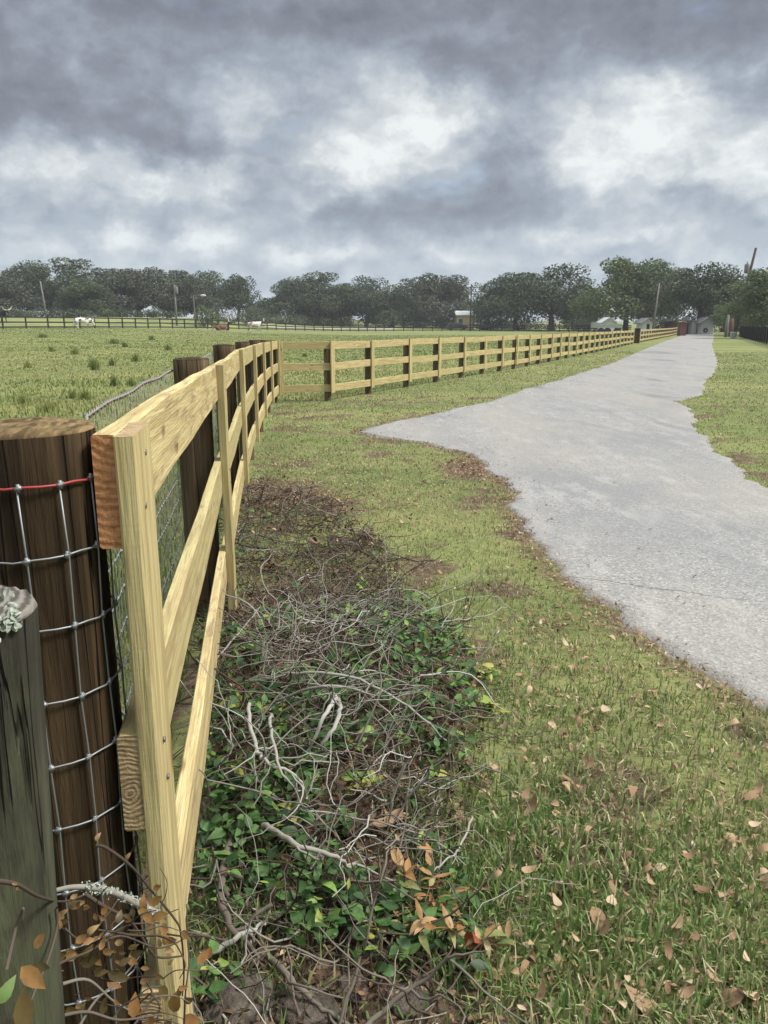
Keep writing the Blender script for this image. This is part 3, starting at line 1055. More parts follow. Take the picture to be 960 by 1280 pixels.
wf = empty('wire_fence', (p1x, p1y, Tz(p1x, p1y)), 0, 'galvanised woven wire mesh wrapped round the thick end post and strung behind the boards', 'wire fence')
WO = Vector(wf.location)
ssamp = list(np.arange(0, 3.2, .02)) + list(np.arange(3.2, cum[-1], .08))
NW = 12
mbh, mbr = MB(), MB()
for k in range(NW):
    pts = []
    for s in ssamp:
        x, y = wpt(s)
        wig = .0028 * math.sin(s * 2 * math.pi / .05 * .5) if y > 1.25 else .0012 * math.sin(s * 2 * math.pi / .047)
        pts.append(Vector((x, y, wz(s, k) + wig)) - WO)
    (mbr if k == 0 else mbh).tube(pts, .0018 if k == 0 else .0014, 5)
mbh.build('line_wire', M['wire'], wf)
mbr.build('top_wire', M['wire_red'], wf)
mbv, mbk, mbs = MB(), MB(), MB()
s = .0
sstart = cum[2]
while s < cum[-1] - .1:
    x, y = wpt(s)
    xn, yn = wpt(s + .01)
    bend = [Vector((x + .002 * math.sin(k * 1.9 + s * 20), y, wz(s, k))) - WO for k in range(NW)]
    (mbv if y < 1.02 else mbs).tube(bend, .0013 if y < 1.02 else .0008, 4)
    if y < 3.4:
        for k in range(NW):
            p = Vector((x, y, wz(s, k))) - WO
            ax = Vector((xn - x, yn - y, 0)).normalized()
            mbk.tube([p - ax * .004 - Vector((0, 0, .001)), p + ax * .004 + Vector((0, 0, .001))], [.0028, .0028], 6)
            mbk.tube([p + Vector((0, 0, -.005)), p + Vector((0, 0, .005))], .0024, 5)
    s += .047
mbv.build('stay_wire', M['wire'], wf)
mbs.build('stay_wire', M['cord'], wf)
mbk.build('knot', M['wire'], wf)
# white twisted cord laid along the top of the mesh behind the boards
mbt = MB()
for ph in (0, math.pi):
    pts = []
    for s in np.arange(cum[10] + .0, cum[-1], .012):
        x, y = wpt(s)
        a_ = s * 2 * math.pi / .055 + ph
        pts.append(Vector((x + .0032 * math.cos(a_), y, wz(s, 0) + .004 + .0032 * math.sin(a_))) - WO)
    mbt.tube(pts, .0017, 5)
mbt.build('twisted_cord', M['cord'], wf)


# ---------------------------------------------------------------- trees
def sph(n):
    v = RNG.normal(size=(n, 3)); return v / np.linalg.norm(v, axis=1)[:, None]


def crown_mesh(seed, Wd, H, z0, nlobe, n, ls=.34, gap=.35, flat=.75):
    rg = np.random.default_rng(seed)
    # lobe centres over a dome
    C = []
    while len(C) < nlobe:
        a = rg.uniform(0, 2 * np.pi); q = math.sqrt(rg.uniform(0, 1)); h = rg.uniform(0, 1)
        lim = (1 - h ** 2.2) ** .5
        if q > lim: continue
        C.append((q * math.cos(a) * Wd * .40, q * math.sin(a) * Wd * .40, z0 + (H - z0) * (.05 + .80 * h)))
    C = np.array(C)
    Rl = rg.uniform(.13, .22, nlobe) * Wd
    Rl *= 1 - .35 * (C[:, 2] - z0) / (H - z0)
    lt = rg.uniform(.15, .85, nlobe)
    pick = rg.choice(nlobe, n, p=Rl ** 2 / (Rl ** 2).sum())
    v = rg.normal(size=(n, 3)); v /= np.linalg.norm(v, axis=1)[:, None]
    rr_ = Rl[pick] * (.35 + .75 * rg.beta(3, 1.6, n))
    p = C[pick] + v * rr_[:, None] * np.array([1.1, 1.1, flat])
    # airy gaps
    f = np.sin(p[:, 0] * 1.9 + seed) * np.sin(p[:, 1] * 2.1 + 2 * seed) * np.sin(p[:, 2] * 2.3 + 3 * seed) + .5 * np.sin(p[:, 0] * 4.3) * np.sin(p[:, 2] * 4.9 + seed) * np.sin(p[:, 1] * 4.1)
    keep = (f > -.55 + gap) | (rg.uniform(size=n) < .25)
    keep &= p[:, 2] > z0 * .6
    p = p[keep]; pick = pick[keep]; v = v[keep]; m = len(p)
    sz = ls * rg.uniform(.5, 1.35, m)
    a = rg.normal(size=(m, 3)); a /= np.linalg.norm(a, axis=1)[:, None]
    b = np.cross(a, v + rg.normal(size=(m, 3)) * .8); b /= np.linalg.norm(b, axis=1)[:, None] + 1e-9
    V = np.empty((m, 4, 3))
    V[:, 0] = p - a * sz[:, None] * .5
    V[:, 1] = p + b * sz[:, None] * .30 + a * sz[:, None] * .08
    V[:, 2] = p + a * sz[:, None] * .5
    V[:, 3] = p - b * sz[:, None] * .30 - a * sz[:, None] * .05
    q = (np.arange(m) * 4)[:, None] + np.arange(4)
    ti = np.clip(lt[pick] * .6 + rg.normal(.2, .18, m), 0, 1)
    return mesh_np('crown', V.reshape(-1, 3), [q], {'tint': np.repeat(ti, 4)}), C


def trunk_mesh(C, H, z0, r, seed, nlimb=8):
    rd = random.Random(seed)
    mb = MB()
    top = Vector((rd.uniform(-.4, .4), rd.uniform(-.4, .4), z0 * 1.1))
    base = [Vector((0, 0, -.3)), Vector((rd.uniform(-.1, .1), 0, .4)), top * .6, top]
    mb.tube(base, [r * 1.5, r * 1.1, r * .9, r * .8], 9)
    cs = list(C); rd.shuffle(cs)
    for c in cs[:nlimb]:
        c = Vector(c)
        st = top * rd.uniform(.7, 1.)
        m1 = st.lerp(c, .35) + Vector((rd.uniform(-.4, .4), rd.uniform(-.4, .4), rd.uniform(-.2, .5)))
        m2 = st.lerp(c, .7) + Vector((rd.uniform(-.4, .4), rd.uniform(-.4, .4), rd.uniform(-.1, .6)))
        rr_ = r * rd.uniform(.32, .55)
        mb.tube([st, m1, m2, c], [rr_, rr_ * .75, rr_ * .5, rr_ * .2], 6)
        for _ in range(2):
            e = m2 + Vector((rd.uniform(-1.6, 1.6), rd.uniform(-1.6, 1.6), rd.uniform(-.2, 1.6)))
            mb.tube([m2, m2.lerp(e, .5) + Vector((0, 0, .15)), e], [rr_ * .4, rr_ * .28, rr_ * .1], 5)
    me = bpy.data.meshes.new('trunk')
    me.from_pydata(mb.v, [], mb.f)
    me.polygons.foreach_set('use_smooth', mb.sm)
    me.update()
    me.materials.append(M['bark'])
    return me


VAR = []
for sd, Wd, H, z0, nl, n, gap, mat in [
        (1, 13, 11, 1.6, 26, 15000, .20, 'crown_dark'), (2, 11, 12, 1.8, 24, 13500, .38, 'crown_dark'),
        (3, 12, 11.5, 1.3, 26, 15000, .28, 'crown_grey'), (4, 10, 12.5, 1.4, 24, 13500, .40, 'crown_grey'),
        (5, 13, 13, 2.6, 28, 16000, .32, 'crown_light'), (6, 12, 9, 1.0, 24, 14000, .15, 'crown_dark'),
        (7, 13, 10.5, 2.4, 20, 10500, .56, 'crown_dark'), (8, 13, 10, 4.2, 22, 13000, .12, 'crown_dark')]:
    me, C = crown_mesh(sd, Wd, H, z0, nl, int(n * 1.45), .36, gap)
    me.materials.append(M[mat])
    tm = trunk_mesh(C, H, z0, .36, sd)
    VAR.append((me, tm, H, Wd))


def tree(var, u, D, vtop, wpx, label, group, rz=0., name='oak_tree'):
    me, tm, H, Wd = VAR[var]
    b = X(u, D)
    hz = EYE - (vtop - 400) / F * D - b.z
    sz = hz / (H * .97)
    sx = wpx * D / F / (Wd * .95)
    e = empty(name, b, rz, label, 'tree', group)
    e.scale = (sx, sx, sz)
    c = bpy.data.objects.new('crown', me); link(c, e)
    k = bpy.data.objects.new('trunk', tm); link(k, e)
    return e


TL = 'trees behind the pasture'
TR = 'trees along the far end of the driveway'
TREES = [
    # var, u, D, vtop, width px, label, group
    (2, 5, 150, 334, 78, 'grey-green oak cut by the left edge of the photo, behind the dark pasture fence', TL),
    (0, 38, 165, 332, 70, 'dark oak behind the thin pale pole at the far left', TL),
    (1, 83, 158, 317, 88, 'tallest oak of the left treeline, lifted above its neighbours with open top branches', TL),
    (5, 105, 138, 347, 60, 'low dense dark oak standing right behind the grazing white cow', TL),
    (3, 135, 162, 330, 66, 'grey oak just right of the tallest tree of the left treeline', TL),
    (2, 175, 150, 327, 84, 'broad grey moss-hung oak in the middle of the left treeline', TL),
    (3, 212, 160, 333, 66, 'grey oak rising behind the utility pole with the white transformer', TL),
    (2, 245, 150, 340, 64, 'grey oak rising behind the lamp post', TL),
    (6, 272, 165, 338, 66, 'open dark oak behind the small bright green bush', TL),
    (6, 298, 158, 343, 48, 'thin airy oak ending the left treeline, sky showing through it', TL),
    (5, 325, 190, 376, 36, 'low dark tree in the dip between the left and the middle treeline', TL),
    (0, 364, 178, 348, 64, 'dark oak starting the middle treeline on its left', TL),
    (1, 398, 186, 335, 88, 'tall domed dark oak, highest on the left of the middle treeline', TL),
    (0, 428, 176, 352, 66, 'round dark oak between the tall domed oak and a looser one', TL),
    (6, 458, 190, 345, 66, 'loose dark oak with sky gaps in the middle of the middle treeline', TL),
    (5, 490, 176, 356, 64, 'low dark oak right of the loose one in the middle treeline', TL),
    (1, 522, 188, 341, 66, 'dark upright oak left of the broad tree by the yellow house', TL),
    (2, 552, 176, 333, 80, 'broad lighter oak beside the yellow house, right end of the middle treeline', TL),
    (6, 612, 165, 350, 54, 'small dark oak just right of the dark pole by the yellow house', TR),
    (0, 645, 160, 338, 80, 'dark oak left of the spreading open-topped oak', TR),
    (6, 690, 150, 329, 104, 'spreading dark oak with open gaps in its top and a leaning trunk', TR),
    (5, 722, 158, 352, 58, 'low dark oak between the spreading oak and the tall pale green one', TR),
    (4, 783, 122, 315, 96, 'tall pale green oak, the largest crown behind the board fence', TR),
    (6, 812, 150, 338, 60, 'dark oak peeping out right of the tall pale green oak', TR),
    (0, 838, 138, 332, 76, 'dark oak behind the brick pillar', TR),
    (7, 871.5, 119, 336, 88, 'very dark oak spreading over the small white gatehouse', TR),
    (1, 905, 140, 341, 66, 'dark oak right of the gatehouse, behind the leaning utility pole', TR),
    (4, 940, 104, 345, 74, 'bright green leafy tree beside the black fence at the right', TR),
    (4, 968, 84, 328, 92, 'large green tree cut by the right edge of the photo, over the black fence', TR),
    (2, 1010, 110, 330, 90, 'grey-green tree outside the right edge', TR),
    (0, -50, 150, 330, 90, 'dark tree outside the left edge', TL),
]
for i, (var, u, D, vt, wp, lab, grp) in enumerate(TREES):
    tree(var, u, D, vt, wp * 1.2, lab, grp, rz=(i * 2.4) % 6.28)


def bush(name, u, D, vtop, wpx, mat, label, cat, seed, depth=None, n=2600, group=None):
    b = X(u, D)
    H = EYE - (vtop - 400) / F * D - b.z
    Wd = wpx * D / F
    dp = depth or Wd
    rg = np.random.default_rng(seed)
    k = max(5, int(Wd / max(H, .5) * 4))
    cx = rg.uniform(-.46, .46, k) * Wd; cy = rg.uniform(-.4, .4, k) * dp; ch = rg.uniform(.45, .92, k) * H
    pick = rg.integers(0, k, n)
    v = rg.normal(size=(n, 3)); v /= np.linalg.norm(v, axis=1)[:, None]
    rad = min(H * .6, Wd * .3)
    p = np.stack([cx[pick] + v[:, 0] * rad, cy[pick] + v[:, 1] * min(rad, dp * .5), np.abs(ch[pick] * .55 + v[:, 2] * ch[pick] * .47)], -1)
    sz = rg.uniform(.14, .36, n)
    a = rg.normal(size=(n, 3)); a /= np.linalg.norm(a, axis=1)[:, None]
    q = np.cross(a, v + .6 * rg.normal(size=(n, 3))); q /= np.linalg.norm(q, axis=1)[:, None]
    V = np.stack([p - a * sz[:, None] * .5, p + q * sz[:, None] * .3, p + a * sz[:, None] * .5, p - q * sz[:, None] * .3], 1)
    ti = np.clip(rg.uniform(.1, .8, k)[pick] * .7 + rg.normal(.15, .15, n), 0, 1)
    me = mesh_np(name, V.reshape(-1, 3), [(np.arange(n) * 4)[:, None] + np.arange(4)], {'tint': np.repeat(ti, 4)})
    e = empty(name, b, 0, label, cat, group)
    obj_me('foliage', me, mat, e)
    for i in range(min(k, 12)):
        mb = MB()
        mb.tube([(cx[i] * .6, cy[i] * .5, -.1), (cx[i] * .8, cy[i] * .8, ch[i] * .4), (cx[i], cy[i], ch[i] * .8)], [.06, .05, .02], 5)
        mb.build('stem', M['bark'], e)
    return e


HG = 'hedges under the treeline'
bush('bush', 260, 128, 380, 26, M['crown_light'], 'small bright green bush right of the lamp post', 'bush', 5, n=1800)
for i, (u, D, vt, wp, lab) in enumerate([
        (35, 128, 384, 90, 'dark hedge below the trees at the far left'), (110, 130, 386, 80, 'dark hedge behind the grazing white cow'),
        (190, 132, 386, 84, 'dark hedge between the grazing cow and the transformer pole'), (300, 142, 383, 66, 'dense dark hedge right of the bright green bush'),
        (350, 168, 392, 60, 'dark shrubs under the start of the middle treeline'), (410, 172, 394, 70, 'dark shrubs under the tall domed oak'),
        (500, 174, 393, 90, 'dark shrubs under the middle of the treeline'), (660, 160, 392, 110, 'dark shrubs under the spreading oak'),
        (740, 140, 394, 60, 'dark shrubs left of the pale green oak trunk'), (838, 128, 385, 50, 'dark shrubs behind the brick pillar'), (900, 135, 385, 60, 'dark thicket right of the gatehouse'),
        (945, 112, 380, 50, 'dark thicket behind the black fence at the right'), (540, 176, 396, 60, 'dark shrubs left of the yellow house'), (615, 166, 394, 44, 'dark shrubs right of the yellow house')]):
    bush('hedge', u, D, vt, wp, M['crown_dark'] if i % 3 else M['crown_grey'], lab, 'hedge', 50 + i, depth=5, n=3200, group=HG)


# ---------------------------------------------------------------- far fences
def black_fence(pts, H, sp, rails, label, rh=.15, pw=.13):
    e = empty('black_fence', pts[0], 0, label, 'fence')
    O = Vector(e.location)
    for i in range(len(pts) - 1):
        a, b = pts[i], pts[i + 1]
        L = (b - a).length; n = max(1, int(L / sp))
        d = Vector((b.x - a.x, b.y - a.y, 0)).normalized()
        Mx = Matrix.Rotation(math.atan2(d.y, d.x), 3, 'Z')
        for k in range(n):
            p = a.lerp(b, k / n); p.z = Tz(p.x, p.y)
            q = a.lerp(b, (k + 1) / n); q.z = Tz(q.x, q.y)
            mb = MB(); mb.box(p - O + Vector((0, 0, H * .5)), (pw, pw, H + .12), 0, Mx); mb.build('post', M['black_paint'], e)
        for r_ in rails:
            mb = MB()
            p = Vector(a); p.z = Tz(p.x, p.y) + r_
            ptsr = [Vector((a.lerp(b, s).x, a.lerp(b, s).y, Tz(a.lerp(b, s).x, a.lerp(b, s).y) + r_)) - O for s in np.linspace(0, 1, n + 1)]
            for s in range(n):
                m = (ptsr[s] + ptsr[s + 1]) / 2; dd = ptsr[s + 1] - ptsr[s]
                nrm = Vector((d.y, -d.x, 0)) * (pw / 2 + .018)
                tilt = math.asin(dd.z / dd.length)
                mb.box(m + nrm, (dd.length + .01, .03, rh), 0, Mx @ Matrix.Rotation(-tilt, 3, 'Y'))
            mb.build('rail', M['black_paint'], e)
    return e


black_fence([X(-60, 84), X(60, 94), X(200, 112), X(345, 135)], 1.35, 2.35, (.18, .72, 1.28), 'dark three-rail fence across the back of the pasture, behind the cows')
black_fence([X(345, 135), X(480, 147), X(600, 150)], 1.2, 1.7, (.2, .65, 1.1), 'dark fence along the back of the pasture in front of the middle treeline')
black_fence([X(600, 150), X(700, 140), X(790, 125)], 1.25, 2.2, (.25, .65, .9, 1.15), 'dark low fence running behind the board fence under the spreading oak')
bf = black_fence([X(985, 47), X(925, 100)], 1.22, 2.2, (.2, .5, .8, 1.12), 'black board fence with a mesh along the right of the drive', rh=.14)
mb = MB()
a, b = X(985, 47), X(925, 100)
for k in range(0, 240):
    p = a.lerp(b, k / 240); z = Tz(p.x, p.y)
    p = Vector((p.x, p.y, z)) - Vector(bf.location)
    mb.tube([p + Vector((.09, .04, .1)), p + Vector((.09, .04, 1.15))], .008, 4)
mb.build('mesh', M['black_paint'], bf)

# pale strip of road beyond the pasture fence
strip = []
for u, D in [(330, 146), (345, 147), (420, 155), (480, 160), (600, 164)]:
    a = X(u, D); b = X(u, D + 7)
    strip.append(((a.x, a.y, a.z + .02), (b.x, b.y, b.z + .03)))
mb = MB()
vs = [p for ab in strip for p in ab]
mb.add(vs, [(2 * i, 2 * i + 2, 2 * i + 3, 2 * i + 1) for i in range(len(strip) - 1)])
so = mb.build('far_road', plain('far_road_dirt', (.27, .25, .20), .95, .1, 0., .3, .3))
tag(so, kind='structure')


# ---------------------------------------------------------------- poles
def pole(u, D, vtop, r, mat, label, cat='utility pole', name='utility_pole', top=None, u_top=None, arm=None, transformer=None, lamp=None, vbase=None):
    b = X(u, D)
    H = EYE - (vtop - 400) / F * D - b.z
    e = empty(name, b, 0, label, cat)
    tx = 0 if u_top is None else (u_top - u) * D / F
    mb = MB(); mb.tube([(0, 0, -.5), (tx * .5, 0, H * .5), (tx, 0, H)], [r, r * .85, r * .65], 10); mb.build('pole', mat, e)
    if arm:
        mb = MB()
        for f_, L in arm: mb.box((tx * f_, -r - .05, H * f_), (L, .1, .12))
        mb.build('crossarm', M['pole_dark'], e)
        mb = MB()
        for f_, L in arm:
            for sx in (-.45, -.2, .2, .45): mb.tube([(tx * f_ + sx * L, -r - .05, H * f_ + .06), (tx * f_ + sx * L, -r - .05, H * f_ + .24)], [.05, .03], 6)
        mb.build('insulator', M['white_paint'], e)
    if transformer:
        f_, dx, m_ = transformer
        mb = MB()
        c = Vector((tx * f_ + dx, -.1, H * f_))
        mb.tube([c, c + Vector((0, 0, .15)), c + Vector((0, 0, .95)), c + Vector((0, 0, 1.05))], [.2, .27, .27, .2], 12)
        mb.tube([c + Vector((0, 0, 1.05)), c + Vector((0, 0, 1.3))], .06, 6)
        mb.tube([c + Vector((0, 0, .75)), c + Vector((-dx, .1, .75))], .07, 6)
        mb.tube([c + Vector((0, 0, .3)), c + Vector((-dx, .1, .3))], .07, 6)
        mb.build('transformer', m_, e)
    if lamp:
        mb = MB(); mb.tube([(tx, 0, H - .1), (tx + .5, -.1, H), (tx + 1.3, -.2, H)], .05, 6); mb.build('arm', mat, e)
        mb = MB(); mb.tube([(tx + 1.1, -.2, H - .02), (tx + 1.3, -.2, H - .06), (tx + 1.9, -.25, H - .04)], [.08, .17, .12], 8); mb.build('lamp_head', M['pale_roof'], e)
    return e


pole(59, 118, 355, .14, M['pole_grey'], 'thin pale utility pole at the far left in front of the trees', u_top=56)
pole(221, 124, 359, .16, M['pole_grey'], 'pale utility pole with a white transformer in the left treeline', transformer=(.78, .30, M['pole_grey']))
pole(244, 124, 371, .11, M['pole_grey'], 'short lamp post with an arm left of the bright green bush', cat='lamp post', name='lamp_post', lamp=True)
pole(588, 150, 358, .15, M['pole_dark'], 'dark utility pole in the gap right of the yellow house', arm=[(.93, 2.)])
pole(816, 112, 357, .14, M['pole_grey'], 'grey utility pole in front of the trees left of the brick pillar', u_top=820)
pole(918.5, 92, 317, .20, M['pole_dark'], 'tall leaning dark utility pole rising above the trees at the right', u_top=934, transformer=(.72, -.42, M['pole_grey']))
pole(908.5, 95, 394, .22, M['pole_grey'], 'short pale trunk-like post left of the leaning utility pole', u_top=909.5, cat='post', name='timber_post')
pole(914.5, 97, 398, .30, plain('reddish_post', (.12, .065, .05), .9, .2), 'short reddish post beside the leaning utility pole', cat='post', name='timber_post')
ped = empty('utility_box', X(917.5, 84), 0, 'small pale green utility box on the grass right of the driveway', 'utility box')
mb = MB(); mb.box((0, 0, .32), (.42, .4, .64)); mb.build('cabinet', M['soft_green'], ped)
mb = MB(); mb.box((0, 0, .67), (.48, .46, .06)); mb.build('lid', M['white_paint'], ped)


# ---------------------------------------------------------------- buildings, far
def house(name, u, D, w_, d_, hw, hr, wall, roof, label, rz=0., gable_front=True, wins=((-.25, 1), (.25, 1)), cat='house'):
    e = empty(name, X(u, D), rz, label, cat)
    mb = MB()
    x, y = w_ / 2, d_ / 2
    if gable_front:
        pts = [(-x, hw), (x, hw), (0, hw + hr)]
        mb.add([(-x, -y, -.3), (x, -y, -.3), (x, -y, hw), (0, -y, hw + hr), (-x, -y, hw), (-x, y, -.3), (x, y, -.3), (x, y, hw), (0, y, hw + hr), (-x, y, hw)],
               [(0, 1, 2, 3, 4), (6, 5, 9, 8, 7), (0, 4, 9, 5), (1, 6, 7, 2)])
    else:
        mb.add([(-x, -y, -.3), (-x, -y, hw), (-x, 0, hw + hr), (-x, y, hw), (-x, y, -.3), (x, -y, -.3), (x, -y, hw), (x, 0, hw + hr), (x, y, hw), (x, y, -.3)],
               [(4, 3, 2, 1, 0), (5, 6, 7, 8, 9), (0, 1, 6, 5), (4, 9, 8, 3)])
    mb.build('wall', wall, e)
    mb = MB()
    ov, th = .35, .12
    if gable_front:
        for s in (-1, 1):
            a = Vector((s * (x + ov), 0, hw - ov * hr / x + .02)); b = Vector((0, 0, hw + hr + .02))
            vs = []
            for yy in (-y - ov, y + ov):
                for q in (a, b):
                    vs += [(q.x, yy, q.z), (q.x, yy, q.z + th)]
            mb.add(vs, [(0, 1, 3, 2), (4, 6, 7, 5), (0, 4, 5, 1), (2, 3, 7, 6), (1, 5, 7, 3), (0, 2, 6, 4)])
    else:
        for s in (-1, 1):
            a = Vector((0, s * (y + ov), hw - ov * hr / y + .02)); b = Vector((0, 0, hw + hr + .02))
            vs = []
            for xx in (-x - ov, x + ov):
                for q in (a, b):
                    vs += [(xx, q.y, q.z), (xx, q.y, q.z + th)]
            mb.add(vs, [(0, 1, 3, 2), (4, 6, 7, 5), (0, 4, 5, 1), (2, 3, 7, 6), (1, 5, 7, 3), (0, 2, 6, 4)])
    mb.build('roof', roof, e)
    for fx, wd in wins:
        mb = MB(); mb.box((fx * w_, -y - .02, hw * .58), (wd + .16, .06, 1.16)); fr = mb.build('window', M['white_paint'], e)
        mb = MB(); mb.box((fx * w_, -y - .045, hw * .58), (wd, .05, 1.0)); mb.build('pane', M['dark_glass'], fr)
    return e


house('house', 580, 170, 3.6, 7, 2.9, .8, M['yellow_paint'], M['pale_roof'], 'yellow-walled house with a pale roof in the gap of the treeline', 0., False, ((-.3, .9),))
house('house', 134, 150, 4.6, 6, 2.8, 1.9, M['white_paint'], M['grey_roof'], 'pale gabled house half hidden behind the left hedge', .2)
house('house', 379, 200, 7, 7, 2.6, 1.5, M['white_paint'], M['pale_roof'], 'white house under the start of the middle treeline', 0., False)
house('house', 422, 200, 6, 7, 3.0, 2.0, M['yellow_paint'], M['pale_roof'], 'pale gabled house glimpsed under the tall domed oak', .2)
house('shed', 758, 114, 1.7, 2.4, 1.75, .55, M['white_paint'], M['pale_roof'], 'bright white gabled shed under the tall pale green oak', 0., True, (), 'shed')
house('house', 622, 172, 3.4, 5, 1.6, .8, M['white_paint'], M['pale_roof'], 'small white shed under the trees right of the yellow house', .1, True, ())
house('shed', 806, 114, 1.5, 2.2, 1.7, .5, M['white_paint'], M['grey_roof'], 'narrow white shed with a dark window beside the grey utility pole', .1, True, ((.0, .45),), 'shed')
# gatehouse at the end of the drive
gh = house('gatehouse', 880.5, 114, 1.75, 2.2, 1.75, .55, M['grey_paint'], M['grey_roof'], 'small whitish gabled gatehouse with a dark round wreath at the end of the drive', 0., True, (), 'gatehouse')
mb = MB()
ringp = [Vector((-.22 + .24 * math.cos(a), -1.16, .62 + .24 * math.sin(a))) for a in np.linspace(0, 2 * math.pi, 17)]
mb.tube(ringp, .09, 6, cap=False); mb.build('wreath', M['black_paint'], gh)
gw = empty('gate_shed', X(861, 115), 0, 'low pale shed with a grey roof left of the gatehouse', 'shed')
mb = MB(); mb.box((.50, 0, .9), (.66, 1.6, 1.9)); mb.build('wall', M['grey_paint'], gw)
mb = MB(); mb.box((-.25, .6, .8), (1.1, .1, 1.6)); mb.build('back_panel', M['dark_green_paint'], gw)
mb = MB(); mb.box((-.1, 0, 1.98), (2.6, 2., .14), 0, Matrix.Rotation(.08, 3, 'Y')); mb.build('roof', M['grey_roof'], gw)
mb = MB(); mb.tube([(-.95, -.6, -.1), (-.95, -.6, 1.95)], .05, 6); mb.build('column', M['white_paint'], gw)
# brick pillars
for i, (u, D, wd, H, lab) in enumerate([(853, 106, .82, 1.72, 'tall red brick pillar at the end of the far board fence'), (842.5, 120, .75, 1.75, 'red brick pillar behind the fence, next to the tall pillar'),
                                        (834, 122, .7, 1.75, 'red brick pillar behind the fence, farther left of the tall pillar')]):
    e = empty('brick_pillar', X(u, D), .1, lab, 'pillar')
    mb = MB(); mb.box((0, 0, H / 2 - .1), (wd, wd, H)); mb.build('shaft', M['brick'], e)
    mb = MB(); mb.box((0, 0, H - .06), (wd + .12, wd + .12, .1)); mb.box((0, 0, H + .03), (wd * .7, wd * .7, .08)); mb.build('cap', M['brick'], e)
# long pale green trailer and a dark car under the trees
tr = empty('trailer', X(758, 109), 0, 'long pale green flatbed trailer parked under the trees behind the fence', 'trailer')
mb = MB(); mb.box((0, 0, 1.25), (3.8, 1.7, .5)); mb.box((-1.6, 0, 1.6), (.5, 1.7, .24)); mb.build('bed', M['soft_green'], tr)
for sx in (-.9, 0., 1.3):
    mb = MB(); mb.tube([(sx, -.9, .5), (sx, -.7, .5)], .5, 14); mb.build('wheel', M['black_paint'], tr)
car = empty('parked_car', X(571, 158), 0, 'dark parked car in front of the yellow house', 'car')
mb = MB()
prof = [(-2.1, .35), (-2.15, .8), (-1.5, .95), (-1.0, 1.45), (.7, 1.5), (1.4, .98), (2.1, .85), (2.15, .4)]
vs = [(x, s * (.85 if z < 1.1 else .7), z) for s in (-1, 1) for x, z in prof]
n_ = len(prof)
mb.add(vs, [tuple(range(n_)), tuple(range(2 * n_ - 1, n_ - 1, -1))] + [(i, i + n_, (i + 1) % n_ + n_, (i + 1) % n_) for i in range(n_)])
mb.build('body', M['dark_green_paint'], car)
mb = MB(); mb.add([(-.95, -.79, 1.0), (1.2, -.79, 1.0), (.65, -.735, 1.38), (-.8, -.735, 1.36)], [(0, 1, 2, 3)]); mb.build('window', M['dark_glass'], car)
for sx in (-1.3, 1.35):
    mb = MB(); mb.tube([(sx, -.9, .34), (sx, -.68, .34)], .34, 14); mb.build('wheel', M['black_paint'], car)


# ---------------------------------------------------------------- cattle
def cow_mat(name, a, b, thr, scale, hx=None, headcol=None):
    m, t = new_mat(name)
    o = t.obj()
    n = t.noise(o, scale, 3, .5)
    f_ = t.range(n, thr - .03, thr + .03)
    c = t.mix(f_, a, b)
    if hx is not None:
        sp = t.n('ShaderNodeSeparateXYZ'); t.put(sp.inputs[0], o)
        c = t.mix(t.range(sp.outputs[0], hx - .05, hx + .05), c, headcol)
    t.surface(c, .8, spec=.15)
    return m


def skin_body(name, verts, edges, rad, mat, parent):
    me = bpy.data.meshes.new(name)
    me.from_pydata(verts, edges, [])
    o = bpy.data.objects.new(name, me)
    link(o, parent)
    me.materials.append(mat)
    sk = o.modifiers.new('skin', 'SKIN'); sk.use_smooth_shade = True
    for i, r_ in enumerate(rad): me.skin_vertices[0].data[i].radius = (r_, r_)
    me.skin_vertices[0].data[0].use_root = True
    sb = o.modifiers.new('sub', 'SUBSURF'); sb.levels = 2; sb.render_levels = 2
    return o


